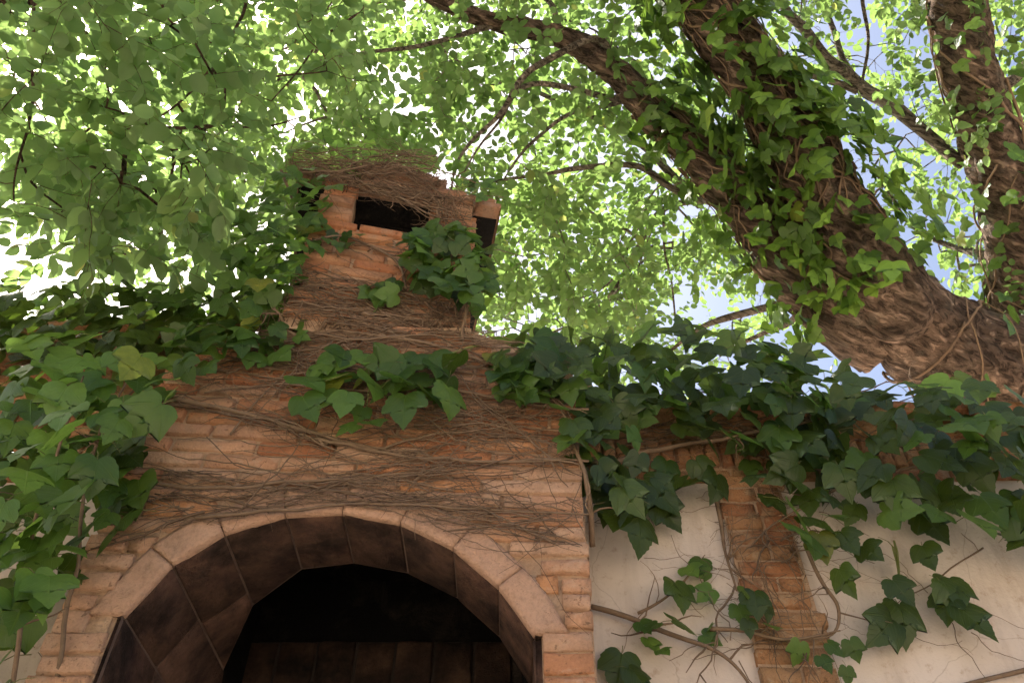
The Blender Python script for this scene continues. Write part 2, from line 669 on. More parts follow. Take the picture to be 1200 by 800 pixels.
def prism(V, F, poly, y0, y1):
    b = len(V)
    n = len(poly)
    V += [(x, y0, z) for x, z in poly] + [(x, y1, z) for x, z in poly]
    for i in range(n):
        j = (i + 1) % n
        F.append((b + i, b + n + i, b + n + j, b + j))
    F.append(tuple(b + i for i in range(n)))
    F.append(tuple(b + n + i for i in reversed(range(n))))


# upper mass above the springing, hollow over the opening
prism(V, F, [(XL, arch[1][1]), (JXL - 0.02, arch[1][1]), (JXL - 0.02, Z_SHOULDER - 0.1), (XL, Z_SHOULDER - 0.1)], 0.012, DEPTH)
prism(V, F, [(JXR + 0.02, arch[1][1]), (XR, arch[1][1]), (XR, Z_SHOULDER - 0.1), (JXR + 0.02, Z_SHOULDER - 0.1)], 0.012, DEPTH)
prism(V, F, [(XL, Z_SHOULDER - 0.1), (XR, Z_SHOULDER - 0.1), (XR, Z_SHOULDER), (CXR + 0.02, Z_NECK), (CXL - 0.02, Z_NECK), (XL, Z_SHOULDER)], 0.012, DEPTH)
box(V, F, JXL - 0.02, JXR + 0.02, DEPTH - 0.06, DEPTH, arch[1][1], Z_SHOULDER - 0.1)
link("masonry_core", mesh_from("masonry_core", V, F, M_MORTAR, False), fireplace)

# soot-dark hollow above the arch, behind the soffit
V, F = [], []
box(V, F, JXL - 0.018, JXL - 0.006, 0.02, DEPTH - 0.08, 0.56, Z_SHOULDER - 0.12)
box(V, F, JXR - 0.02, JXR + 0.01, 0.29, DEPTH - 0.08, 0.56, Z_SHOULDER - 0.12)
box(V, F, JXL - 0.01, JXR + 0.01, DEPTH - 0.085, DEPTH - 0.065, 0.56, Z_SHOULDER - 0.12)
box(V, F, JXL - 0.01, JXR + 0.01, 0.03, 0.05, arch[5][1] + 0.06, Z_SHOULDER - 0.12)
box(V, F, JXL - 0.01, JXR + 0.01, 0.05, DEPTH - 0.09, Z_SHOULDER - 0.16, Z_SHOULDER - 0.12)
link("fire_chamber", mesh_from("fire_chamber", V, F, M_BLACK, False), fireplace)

# rear wall of the chamber in big sooty tiles, each with its own joint
tile_back = []
tw, th = 0.155, 0.30
def box_mesh(name, sx, sy, sz, bev, mat, seed):
    """slab with rounded worn edges, centred on the origin"""
    r = random.Random(seed)
    nx, nzz = 4, 3
    V, F = [], []
    for j in range(nzz + 1):
        for i in range(nx + 1):
            u, w = i / nx, j / nzz
            # inner grid lines close to the border make the rounded arris
            uu = [0, bev / sx * 1.6, 0.5, 1 - bev / sx * 1.6, 1][i]
            ww = [0, bev / sz * 1.6, 1 - bev / sz * 1.6, 1][j]
            edge = (i in (0, nx)) + (j in (0, nzz))
            y = -sy / 2 + (bev * 0.9 * edge if edge else 0) + r.uniform(-1, 1) * bev * 0.6
            x = (uu - 0.5) * sx
            z = (ww - 0.5) * sz
            if edge:
                x += r.uniform(-1, 1) * bev * 0.5 if j in (0, nzz) and i not in (0, nx) else (-1 if i == 0 else 1 if i == nx else 0) * -bev * 0.3 * r.random()
                z += r.uniform(-1, 1) * bev * 0.95
            V.append((x, y, z))
    for j in range(nzz):
        for i in range(nx):
            a = j * (nx + 1) + i
            F.append((a, a + 1, a + nx + 2, a + nx + 1))
    ring = [i for i in range(nx + 1)] + [j * (nx + 1) + nx for j in range(1, nzz + 1)] + \
           [nzz * (nx + 1) + i for i in range(nx - 1, -1, -1)] + [j * (nx + 1) for j in range(nzz - 1, 0, -1)]
    b = len(V)
    for i in ring:
        V.append((V[i][0], sy / 2, V[i][2]))
    m = len(ring)
    for i in range(m):
        j = (i + 1) % m
        F.append((ring[j], ring[i], b + i, b + j))
    F.append(tuple(b + i for i in range(m)))
    me = mesh_from(name, V, F, mat, True)
    return me


zz = 0.56 + th / 2
back = link("chamber_back", None, fireplace)
row = 0
soot_mesh = [box_mesh("soot_tile", tw - 0.012, 0.03, th - 0.012, 0.006, M_SOOT, 900 + k) for k in range(4)]
ZB_TOP = at(400, 752, DEPTH - 0.1).z
zz = ZB_TOP - th / 2
while zz > 0.5:
    x = JXL + tw / 2 + (0.1 if row % 2 else 0.0) - 0.05
    while x < JXR:
        o = link("brick", soot_mesh[rnd.randrange(4)], back)
        o.location = (x, DEPTH - 0.105 + rnd.uniform(-0.003, 0.003), zz)
        x += tw
    zz -= th
    row += 1
V, F = [], []
box(V, F, JXL + 0.02, JXR - 0.02, DEPTH - 0.102, DEPTH - 0.088, 0.56, ZB_TOP)
link("joint_bed", mesh_from("joint_bed", V, F, M_BACK_MORTAR, False), back)

# ---------------- bricks of the front
BL, BH, BD = 0.255, 0.0475, 0.05
brick_variants = {}


def brick_set(mat, key, n=10, L=BL, H=BH, D=BD, bev=0.0038):
    if key not in brick_variants:
        brick_variants[key] = [box_mesh("brick", L, D, H, bev * rnd.uniform(0.8, 1.6), mat, len(key) * 100 + 17 * k) for k in range(n)]
    return brick_variants[key]


def place_brick(parent, variants, x, z, L, H, y=0.0, tilt=0.0, d0=BD, L0=BL, H0=BH, yaw=0.0, name="brick"):
    me = variants[rnd.randrange(len(variants))]
    o = link(name, me, parent)
    o.location = (x, y + d0 / 2, z)
    o.scale = (L / L0, 1, H / H0)
    o.rotation_euler = (rnd.uniform(-0.03, 0.03), tilt + rnd.uniform(-0.008, 0.008), yaw + rnd.uniform(-0.015, 0.015))
    return o


b_new = brick_set(M_BRICK, "clean")
b_old = brick_set(M_BRICK_OLD, "weathered")
Z_VIEW = at(600, 860, 0).z
lower_V, lower_F = [], []
ZSP = arch[1][1] - 0.03
z = 0.03
crs = 0
while z < Z_NECK - 0.01:
    s = slope_at(z)
    xl, xr = hood_half(z + COURSE * 0.9)
    if z > Z_VIEW:
        xl2, xr2 = xl, xr
        x = xl2 - rnd.uniform(0.0, 0.02)
        off = (BL / 2 if crs % 2 else 0.0)
        first = True
        jamb = z < ZSP - 0.02
        while x < xr2 - 0.03:
            L = BL * rnd.uniform(0.82, 1.15)
            if jamb:
                L = (JXL - 0.002 - x) if x < JXL - 0.05 else (JXR + 0.004 - x) if x < JXR - 0.01 else (xr2 - x)
            if first and crs % 2 and not jamb:
                L *= 0.55
            first = False
            if x + L > xr2 - 0.07 and not jamb:
                L = xr2 - x + rnd.uniform(0.0, 0.012)
            xc = x + L / 2
            zc = z + COURSE / 2 - s * (xc - XC) + rnd.uniform(-0.003, 0.003)
            # cut the bricks where they meet the arch band
            x0c, x1c = x, x + L
            samples = [x0c + (x1c - x0c) * k / 12 for k in range(13)]
            ok = [not (inside(ring_out, q, zc - 0.02) or inside(ring_out, q, zc + 0.02) or (JXL < q < JXR and zc < arch[1][1])) if zc > ZSP else not (JXL - 0.006 < q < JXR + 0.006) for q in samples]
            if any(ok):
                i0 = ok.index(True)
                i1 = 12 - ok[::-1].index(True)
                if all(ok[i0:i1 + 1]):
                    a, b = samples[i0], samples[i1]
                    if b - a > 0.05:
                        high = zc > at(400, 530, 0).z + rnd.uniform(-0.1, 0.1)
                        # mortar hides a few bricks of the lower courses almost wholly
                        dy = -0.005 + rnd.uniform(-0.006, 0.006)
                        jb = zc < arch[1][1] + 0.02
                        place_brick(hood, b_old if high else b_new, (a + b) / 2, zc, (b - a) - 0.011, BH * rnd.uniform(0.8, 1.08) * (1.1 if jb else 1), dy, s)
            x += L
    else:
        for (a, b) in ((XL, JXL - 0.004), (JXR + 0.004, XR)):
            box(lower_V, lower_F, a, b, -0.010, 0.03, z + 0.005, z + COURSE - 0.006)
    z += COURSE
    crs += 1
link("lower_courses", mesh_from("lower_courses", lower_V, lower_F, M_BRICK, False), hood, kind="stuff")

# ---------------- arch: rendered band on the face, tiles on the soffit
AD = 0.27
arch_root = link("arch", None, fireplace)


def refine(pts, step):
    out = []
    for a, b in zip(pts[:-1], pts[1:]):
        a, b = Vector(a), Vector(b)
        n = max(1, int((b - a).length / step))
        out += [a + (b - a) * k / n for k in range(n)]
    return out + [Vector(pts[-1])]


vo_out = offset_poly(ring_in, 1.0)
vn = [(Vector(o_) - Vector(p_)).normalized() for p_, o_ in zip(ring_in, vo_out)]
for fi in range(1, len(ring_in) - 2):
    V, F = [], []
    na, cols = 14, 8
    pa, pb = Vector(ring_in[fi]), Vector(ring_in[fi + 1])
    wob = rnd.uniform(-0.003, 0.003)
    gap = 0.0015 / (pb - pa).length
    for u_ in range(na + 1):
        u = gap + (1 - 2 * gap) * u_ / na
        p = pa.lerp(pb, u)
        nrm = vn[fi].lerp(vn[fi + 1], u).normalized()
        wid = 0.092 + 0.022 * nz(p.x, 1.7, p.y, 7)
        base_y = -0.007 + wob
        for c in range(cols):
            q = p + nrm * (wid * c / (cols - 1))
            y = base_y + 0.003 * nz(q.x, 5, q.y, 14) + 0.002 * nz(q.x, 5, q.y, 55)
            if c in (0, cols - 1) or u_ in (0, na):
                y += 0.0025 + 0.002 * rnd.random()
            V.append((q.x, y, q.y))
    for u_ in range(na):
        for c in range(cols - 1):
            a = u_ * cols + c
            F.append((a, a + cols, a + cols + 1, a + 1))
    ringv = [u_ * cols for u_ in range(na + 1)] + [na * cols + c for c in range(1, cols)] + \
            [u_ * cols + cols - 1 for u_ in range(na - 1, -1, -1)] + [c for c in range(cols - 2, 0, -1)]
    b0 = len(V)
    for r_ in ringv:
        V.append((V[r_][0], 0.018, V[r_][2]))
    for t_ in range(len(ringv)):
        t2 = (t_ + 1) % len(ringv)
        F.append((ringv[t_], b0 + t_, b0 + t2, ringv[t2]))
    me = mesh_from("voussoir", V, F, M_BAND, True)
    link("voussoir", me, arch_root)

# mortar bed behind the soffit tiles
bed = offset_poly(ring_in, 0.003)
VDEEP = [1.08, 0.92, 0.62, 0.40, 0.29, AD, AD, AD, 0.28, 0.30, 0.30]
outer = offset_poly(ring_in, 0.10)
V, F = [], []
for i in range(len(bed) - 1):
    b0 = len(V)
    dq, dq2 = VDEEP[i] + 0.004, VDEEP[i + 1] + 0.004
    (xa, za), (xb, zb_) = bed[i], bed[i + 1]
    (xc_, zc_), (xd, zd) = outer[i], outer[i + 1]
    V += [(xa, 0.0, za), (xb, 0.0, zb_), (xb, dq2, zb_), (xa, dq, za), (xc_, dq, zc_), (xd, dq2, zd), (xc_, 0.05, zc_), (xd, 0.05, zd)]
    F += [(b0, b0 + 3, b0 + 2, b0 + 1), (b0 + 3, b0 + 4, b0 + 5, b0 + 2), (b0 + 4, b0 + 6, b0 + 7, b0 + 5), (b0, b0 + 6, b0 + 4, b0 + 3), (b0 + 1, b0 + 2, b0 + 5, b0 + 7)]
link("joint_bed", mesh_from("joint_bed", V, F, M_SOOT_MORTAR, False), arch_root)


def soffit_tile(a, b, y0, y1, mat, seed, ya=None, yb=None):
    """tile between polyline points a and b (x,z), from y0 to y1, its inner face towards the opening"""
    a, b = Vector((a[0], 0, a[1])), Vector((b[0], 0, b[1]))
    t = (b - a)
    L = t.length
    t.normalize()
    nrm = Vector((-t.z, 0, t.x))                     # away from the opening
    me = box_mesh("soffit_tile", L - 0.005, 0.024, (y1 - y0) - 0.005, 0.0035, mat, seed)
    if ya is not None:
        hl = (y1 - y0 - 0.005) / 2
        for v in me.vertices:
            u = 0.5 - v.co.x / L                       # 0 at a, 1 at b (local x runs from b to a)
            u = min(1, max(0, u))
            end = ya + (yb - ya) * u
            v.co.z = -hl + (v.co.z + hl) * max(0.05, (end - y0 - 0.005)) / (2 * hl)
    o = link("soffit_tile", me, arch_root)
    c = (a + b) / 2 + Vector((0, (y0 + y1) / 2, 0)) + nrm * 0.010
    # local x -> t, local -y -> -nrm (into the opening), local z -> world y
    mat3 = Matrix((t, nrm, Vector((0, 1, 0)))).transposed()
    if mat3.determinant() < 0:
        mat3 = Matrix((-t, nrm, Vector((0, 1, 0)))).transposed()
    o.matrix_world = Matrix.Translation(c) @ mat3.to_4x4() @ Matrix.Rotation(rnd.uniform(-0.012, 0.012), 4, 'Z')
    return o


sd = 300
for i in range(1, len(ring_in) - 2):
    da, db = VDEEP[i], VDEEP[i + 1]
    lo, hi = min(da, db), max(da, db)
    cuts = [0.012] + [c for c in ((0.30, 0.59) if i % 2 else (0.33, 0.62)) if c < lo - 0.06]
    for y0, y1 in zip(cuts[:-1], cuts[1:]):
        soffit_tile(ring_in[i], ring_in[i + 1], y0, y1, M_TILE, sd)
        sd += 1
    soffit_tile(ring_in[i], ring_in[i + 1], cuts[-1], hi, M_TILE, sd, da, db)
    sd += 1
for side, X in ((-1, JXL), (1, JXR)):
    zt = arch[1][1] if side < 0 else arch[-2][1]
    k = 0
    while zt > 0.6:
        h = 0.19
        zl = max(0.56, zt - h)
        p, q = ((X, zl), (X, zt)) if side < 0 else ((X, zt), (X, zl))
        if side < 0:
            cuts = [0.012, 0.16, 0.44, 0.72, 1.0] if k % 2 else [0.012, 0.30, 0.58, 0.86, 1.08]
            for y0, y1 in zip(cuts[:-1], cuts[1:]):
                soffit_tile(p, q, y0, y1, M_TILE, sd)
                sd += 1
        elif k % 2:
            soffit_tile(p, q, 0.012, AD * 0.5, M_TILE, sd)
            soffit_tile(p, q, AD * 0.5, AD, M_TILE, sd + 1)
        else:
            soffit_tile(p, q, 0.012, AD * 0.36, M_TILE, sd)
            soffit_tile(p, q, AD * 0.36, AD, M_TILE, sd + 1)
        sd += 2
        k += 1
        zt -= h

# ---------------- chimney: shaft, piers round the smoke openings, cap
chimney = link("chimney", None, fireplace)
FLARE = 0.0                                           # the right side leans out towards the cap
CD = 0.62


def cx_right(z):
    t = max(0.0, min(1.0, (z - Z_NECK) / (Z_LINTEL - Z_NECK)))
    return CXR + 0.0 * t


def chimney_core():
    V, F = [], []
    zs = [Z_NECK - 0.05, (Z_NECK + Z_SILL) / 2, Z_SILL - 0.012]
    for z in zs:
        t = (z - Z_NECK) / (Z_LINTEL - Z_NECK)
        V += [(CXL, 0.012, z), (CXR, 0.012, z), (CXR + 0.01 + FLARE * max(0, t), CD, z), (CXL, CD, z)]
    for l in range(2):
        for i in range(4):
            j = (i + 1) % 4
            F.append((l * 4 + i, l * 4 + j, l * 4 + 4 + j, l * 4 + 4 + i))
    F.append((8, 9, 10, 11))
    return V, F


V, F = chimney_core()
link("shaft", mesh_from("shaft", V, F, M_MORTAR, False), chimney)
grid_face("shaft_face", CXL, CXR, Z_NECK - 0.02, Z_SILL - 0.014, 0.014, mortar_y, lambda x, z: True, M_MORTAR, chimney)
WXL, WXR = at(415, 250, 0).x, at(503, 258, 0).x
CSL = 0.02                                             # tilt of the chimney's courses


def tz(x, z):
    return z - CSL * (x - (CXL + CXR) / 2)


V, F = [], []


def tilted_box(x0, x1, y0, y1, z0, z1):
    b = len(V)
    box(V, F, x0, x1, y0, y1, z0, z1)
    for i in range(b, len(V)):
        x, y, zq = V[i]
        V[i] = (x, y, tz(x, zq))


# piers and the dark flue between them
for x0, x1, y0, y1 in ((CXL + 0.012, WXL - 0.004, 0.014, 0.15), (WXR + 0.004, CXR - 0.012, 0.014, 0.13),
                       (CXR - 0.13, CXR - 0.012, CD - 0.12, CD), (CXL + 0.012, CXL + 0.14, CD - 0.12, CD)):
    V, F = [], []
    tilted_box(x0, x1, y0, y1, Z_SILL - 0.06, Z_LINTEL + 0.012)
    link("pier", mesh_from("pier", V, F, M_MORTAR, False), chimney)
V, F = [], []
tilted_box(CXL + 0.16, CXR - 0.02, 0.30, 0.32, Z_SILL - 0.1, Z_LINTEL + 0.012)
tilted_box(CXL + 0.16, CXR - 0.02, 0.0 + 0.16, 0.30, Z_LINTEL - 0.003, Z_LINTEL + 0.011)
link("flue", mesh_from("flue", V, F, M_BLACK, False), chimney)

z = Z_NECK - 0.01
crs = 0
xm = (CXL + CXR) / 2
while z < Z_LINTEL + 0.02:
    zc = z + COURSE / 2
    segs = [(CXL, CXR)]
    if zc > Z_SILL:
        segs = [(CXL, WXL), (WXR, CXR)]
    for a, b in segs:
        x = a - rnd.uniform(0, 0.012)
        first = True
        while x < b - 0.03:
            L = BL * rnd.uniform(0.75, 1.05) * (0.5 if first and crs % 2 else 1)
            first = False
            if x + L > b - 0.08:
                L = b - x + rnd.uniform(0, 0.01)
            xc = x + L / 2
            zb = tz(xc, zc) if zc > Z_SILL - 0.3 else tz(xc, zc)
            place_brick(chimney, b_old, xc, zb, L - 0.012, BH * rnd.uniform(0.78, 1.12), -0.008 + rnd.uniform(-0.012, 0.006), CSL)
            x += L
    # flared right side, bricks run backwards
    t = max(0, (zc - Z_NECK) / (Z_LINTEL - Z_NECK))
    ang = math.atan2(CD, FLARE * t + 0.01)
    yy = 0.03
    side_end = CD if zc < Z_SILL else 0.12
    while yy < side_end - 0.05:
        L = BL * rnd.uniform(0.7, 1.0)
        if yy + L > side_end - 0.06:
            L = side_end - yy
        yc = yy + L / 2
        xs = CXR + 0.01 + FLARE * t * yc / CD
        me = b_old[rnd.randrange(len(b_old))]
        o = link("brick", me, chimney)
        o.location = (xs - 0.012, yc, zc - CSL * (xs - xm))
        o.scale = ((L - 0.012) / BL, 1, rnd.uniform(0.88, 1.05))
        o.rotation_euler = (0, 0, ang)
        yy += L
    z += COURSE
    crs += 1

# cap: rough slabs overhanging all round, a low heap of brick on top
cap = link("chimney_cap", None, chimney)
slab_mats = brick_set(M_BRICK_CAP, "capslabs", 5, 0.30, 0.05, 0.30, 0.006)
CX0, CX1 = at(352, 205, -0.03).x, at(590, 240, -0.03).x
for r_, (y0, zoff, x0, x1) in enumerate(((-0.035, 0.0, CX0, CX1), (-0.02, 0.055, CX0 + 0.03, CX1 - 0.03))):
    x = x0
    while x < x1 - 0.02:
        L = 0.27 * rnd.uniform(0.8, 1.1)
        if x + L > x1 - 0.1:
            L = x1 - x
        xc = x + L / 2
        for yk in range(3):
            o = link("brick", slab_mats[rnd.randrange(5)], cap)
            o.location = (xc, y0 + 0.15 + yk * 0.29 + rnd.uniform(-0.008, 0.008), tz(xc, Z_LINTEL + 0.045 + zoff) + rnd.uniform(-0.004, 0.004))
            o.scale = ((L - 0.012) / 0.30, 0.95, rnd.uniform(0.92, 1.05))
            o.rotation_euler = (rnd.uniform(-.02, .02), math.atan(CSL) + rnd.uniform(-0.012, 0.012), rnd.uniform(-.02, .02))
        x += L
V, F = [], []
tilted_box(CX0 + 0.03, CX1 - 0.03, -0.012, 0.73, Z_LINTEL + 0.026, Z_LINTEL + 0.115)
link("cap_core", mesh_from("cap_core", V, F, M_MORTAR, False), cap)
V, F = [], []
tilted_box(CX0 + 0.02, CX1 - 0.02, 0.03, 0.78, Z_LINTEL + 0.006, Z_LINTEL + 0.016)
link("cap_soot_shade", mesh_from("cap_soot_shade", V, F, M_BLACK, False), cap)  # black sheet: soot by the smoke openings, plus shade painted under the overhang
hx = at(470, 200, 0.0).x
for lay in range(5):
    w = 0.46 - 0.085 * lay
    x = hx - w / 2
    while x < hx + w / 2 - 0.02:
        L = min(BL * rnd.uniform(0.6, 0.9), hx + w / 2 - x)
        for yk in range(2):
            o = link("brick", slab_mats[rnd.randrange(5)], cap)
            o.location = (x + L / 2, 0.10 + lay * 0.02 + yk * 0.28, tz(x + L / 2, Z_LINTEL + 0.145 + lay * 0.05))
            o.scale = ((L - 0.01) / 0.30, 0.93, 0.95)
            o.rotation_euler = (rnd.uniform(-.03, .03), math.atan(CSL) + rnd.uniform(-.02, .02), rnd.uniform(-.08, .08))
        x += L

CROT = R(11)
_p = Vector((xm, 0, 0))
chimney.matrix_world = Matrix.Translation(_p) @ Matrix.Rotation(CROT, 4, 'Z') @ Matrix.Translation(-_p)

# ------------------------------------------------------------------ garden wall: plaster, brick pillar, brick coping
WY = 0.30
Z_PLASTER = at(760, 566, WY).z
Z_WALLTOP = at(800, 480, WY).z
Z_LEFTTOP = at(100, 392, WY).z
wall = thing("garden_wall", "white plastered garden wall with brick coping and brick pillar beside the fireplace", "wall")
wall["kind"] = "thing"


def wall_y(x, z):
    return WY + 0.012 * nz(x, 2, z, 1.3) + 0.005 * nz(x, 4, z, 5)


grid_face("plaster_face", XR - 0.02, 7.0, 0, Z_PLASTER + 0.02, 0.05, wall_y, lambda x, z: True, M_PLASTER, wall)
grid_face("plaster_face", -7.0, XL + 0.02, 0, Z_PLASTER + 0.02, 0.05, wall_y, lambda x, z: True, M_PLASTER, wall)
V, F = [], []
box(V, F, XR - 0.02, 7.0, WY + 0.02, WY + 0.27, 0, Z_WALLTOP - 0.02)
box(V, F, -7.0, XL + 0.02, WY + 0.02, WY + 0.27, 0, Z_LEFTTOP - 0.02)
box(V, F, XR - 0.02, 7.0, WY + 0.004, WY + 0.02, Z_PLASTER + 0.02, Z_WALLTOP - 0.03)
box(V, F, -7.0, XL + 0.02, WY + 0.004, WY + 0.02, Z_PLASTER + 0.02, Z_LEFTTOP - 0.03)
link("wall_core", mesh_from("wall_core", V, F, M_MORTAR, False), wall)

b_wall = brick_set(M_BRICK_WALL, "wallbrick_")
coping = link("coping", None, wall)
zc = Z_PLASTER + 0.03
rows = []
SOL = 0.135
rows.append(("flat", zc, 0.0))
rows.append(("soldier", zc + COURSE / 2 + SOL / 2 + 0.004, -0.012))
zz2 = zc + COURSE + SOL + 0.008
while zz2 < Z_WALLTOP - 0.09:
    rows.append(("flat", zz2, -0.004))
    zz2 += COURSE
for (sx0, sx1) in ((XR + 0.005, 3.9), (-3.4, XL - 0.005)):
    myrows = list(rows)
    if sx0 < 0:
        zl_ = zz2
        while zl_ < Z_LEFTTOP - 0.06:
            myrows.append(("flat", zl_, -0.004))
            zl_ += COURSE
    for kind, zq, yo in myrows:
        x = sx0
        left = sx0 < 0
        while x < sx1:
            if kind == "soldier":
                L, H = 0.052 * rnd.uniform(0.9, 1.1), SOL * rnd.uniform(0.92, 1.0)
            else:
                L, H = BL * rnd.uniform(0.85, 1.1), BH
            pvis = abs((x) / 0.625) < 8
            o = place_brick(coping, b_wall, x + L / 2, zq + rnd.uniform(-.004, .004), (L - 0.010) if kind == "flat" else SOL - 0.012, H if kind == "flat" else L - 0.008, WY + yo - 0.012 + rnd.uniform(-.007, .007))
            if kind == "soldier":
                o.rotation_euler[1] = math.pi / 2 + rnd.uniform(-.03, .03)
            x += L
# top slabs of the coping
slab = brick_set(M_BRICK_WALL, "coping_slab", 5, 0.30, 0.045, 0.33, 0.006)
for (sx0, sx1) in ((XR + 0.005, 3.9), (-3.4, XL - 0.005)):
    x = sx0
    while x < sx1:
        L = 0.29 * rnd.uniform(0.9, 1.1)
        o = link("brick", slab[rnd.randrange(5)], coping)
        o.location = (x + L / 2, WY - 0.075 + 0.165 + rnd.uniform(-.01, .01), zz2 if sx0 > 0 else zl_)
        o.scale = ((L - 0.01) / 0.30, 1.1, 1)
        o.rotation_euler = (rnd.uniform(-.02, .02), rnd.uniform(-.02, .02), rnd.uniform(-.02, .02))
        x += L

pillar = link("pillar", None, wall)
PXL, PXR = (at(846, 575, WY).x + at(882, 780, WY).x) / 2, (at(935, 600, WY).x + at(966, 780, WY).x) / 2
z = 0.02
V, F = [], []
lv, lf = [], []
while z < Z_PLASTER - 0.005:
    zc = z + COURSE / 2
    ra = rnd.uniform(-0.012, 0.012)
    rb = rnd.uniform(-0.03, 0.022)
    if z > at(900, 860, WY).z:
        split = rnd.random()
        parts = [(PXL + ra, PXR + rb)] if split < 0.55 else [(PXL + ra, PXL + 0.12 + ra), (PXL + 0.125 + ra, PXR + rb)]
        for a, b in parts:
            place_brick(pillar, b_wall, (a + b) / 2, zc, b - a - 0.006, BH * rnd.uniform(0.9, 1.08), WY - 0.024 + rnd.uniform(-.006, .006), rnd.uniform(-0.01, 0.01))
    else:
        box(lv, lf, PXL, PXR, WY - 0.02, WY + 0.03, z + 0.005, z + COURSE - 0.005)
    z += COURSE
link("lower_courses", mesh_from("lower_courses", lv, lf, M_BRICK_WALL, False), pillar, kind="stuff")
grid_face("joint_bed", PXL - 0.004, PXR - 0.01, 0, Z_PLASTER + 0.02, 0.02, lambda x, z: WY - 0.014 + 0.004 * nz(x, 1, z, 25), lambda x, z: True, M_MORTAR, pillar)

# ------------------------------------------------------------------ leaves
def ivy_leaf_mesh(name, mat, seed, lobes=1.0, petiole=0.45):
    """three-lobed toothed leaf, base at the origin, tip along +y, upper side +z, length 1, with its stalk"""
    r = random.Random(seed)
    key = [(0.04, -0.03), (0.13, -0.11), (0.26, -0.12), (0.39, -0.04), (0.47, 0.10), (0.51, 0.27), (0.50 + 0.07 * lobes, 0.40 + 0.20 * lobes), (0.43, 0.47), (0.40 - 0.16 * lobes, 0.46 + 0.02 * lobes), (0.31, 0.59), (0.26, 0.70), (0.17, 0.82), (0.08, 0.92), (0.0, 1.04)]
    cur = smooth_path([(x, y, 0) for x, y in key], 2)
    half = []
    for i, p_ in enumerate(cur):
        x, y = p_.x, p_.y
        if 3 < i < len(cur) - 2 and i not in (11, 12, 13, 15, 16, 17):
            k_ = 1.03 if i % 2 == 0 else 0.975
            x *= k_
            y += 0.008 if i % 2 == 0 else -0.008
        half.append((max(0.0, x), y))
    fold, droop, wav = r.uniform(0.12, 0.42), r.uniform(0.2, 0.7), r.uniform(0, 6)

    def zf(x, y):
        return fold * math.sqrt(x * x + 0.004) - droop * y * y * 0.5 - 0.8 * droop * abs(x) ** 2 + 0.022 * math.sin(6 * y + wav + 5 * x)
    V, UV, F = [], [], []

    def add(x, y):
        x += 0.0
        V.append((x, y, zf(x, y)))
        UV.append((x, y))
        return len(V) - 1
    mid = [add(0, 0)]
    nh = len(half)
    ymid = [max(0.02, min(0.97, h[1] * 0.85 + 0.12)) for h in half[:-1]]
    for sgn in (1, -1):
        js = [1 + r.uniform(-0.05, 0.05) for _ in half]
        outer = [add(sgn * x * js[i], y) for i, (x, y) in enumerate(half)]
        inner = [add(sgn * x * js[i] * 0.5, (y * 0.6 + ymid[i] * 0.4)) for i, (x, y) in enumerate(half[:-1])]
        spine = []
        for i in range(nh - 1):
            spine.append(add(0, max(0, (i / (nh - 1)) * 0.96)))
        tip = outer[-1]
        for i in range(nh - 2):
            q1 = (outer[i], outer[i + 1], inner[i + 1], inner[i])
            q2 = (inner[i], inner[i + 1], spine[i + 1], spine[i])
            F += [q1, q2] if sgn > 0 else [q1[::-1], q2[::-1]]
        e = nh - 2
        t1 = (outer[e], tip, inner[e])
        t2 = (inner[e], tip, spine[e])
        F += [t1, t2] if sgn > 0 else [t1[::-1], t2[::-1]]
    # stalk
    nl = len(F)
    rad = 0.013
    prev = None
    for s in range(3):
        t = s / 2
        c = Vector((0, -petiole * t * 0.8, -petiole * 0.55 * t * t - 0.004))
        ringi = []
        for j in range(3):
            a = 2 * math.pi * j / 3
            V.append((c.x + rad * math.cos(a), c.y, c.z + rad * math.sin(a)))
            UV.append((0.0, 0.5))
            ringi.append(len(V) - 1)
        if prev:
            for j in range(3):
                F.append((prev[j], prev[(j + 1) % 3], ringi[(j + 1) % 3], ringi[j]))
        prev = ringi
    idx = [0] * nl + [1] * (len(F) - nl)
    return mesh_from(name, V, F, [mat, M_GREENSTEM], True, UV, idx)


IVY = {}
for key, mat in (("mid", M_IVY), ("dark", M_IVY_DARK), ("young_lit", M_IVY_YOUNG_LIT)):
    IVY[key] = [ivy_leaf_mesh("leaf", mat, 40 + k, lobes=(1.0, 0.75, 1.2, 0.4, 0.95, 0.6)[k], petiole=(0.45, 0.6, 0.35, 0.5)[k % 4]) for k in range(6)]


def leaf_matrix(p, tip, nrm, size):
    t = Vector(tip).normalized()
    n = Vector(nrm)
    n = (n - t * n.dot(t))
    if n.length < 1e-4:
        n = t.orthogonal()
    n.normalize()
    x = t.cross(n)
    m = Matrix((x, t, n)).transposed().to_4x4()
    return Matrix.Translation(p) @ m @ Matrix.Diagonal((size * rnd.uniform(0.85, 1.1), size, size, 1))


def put_leaf(parent, kinds, p, tip, nrm, size):
    k = rnd.choices([a for a, _ in kinds], [b for _, b in kinds])[0]
    o = link("leaf", IVY[k][rnd.randrange(6)], parent)
    o.matrix_world = leaf_matrix(p, tip, nrm, size)
    return o


def pick_points(poly, n, tries=14):
    xs = [p[0] for p in poly]
    ys = [p[1] for p in poly]
    pts = []
    while len(pts) < n:
        best, bd = None, -1
        for _ in range(tries if pts else 1):
            for _ in range(200):
                x, y = rnd.uniform(min(xs), max(xs)), rnd.uniform(min(ys), max(ys))
                if inside(poly, x, y):
                    break
            d = min(((x - a) ** 2 + (y - b) ** 2 for a, b in pts), default=1e9)
            if d > bd:
                best, bd = (x, y), d
        pts.append(best)
    return pts


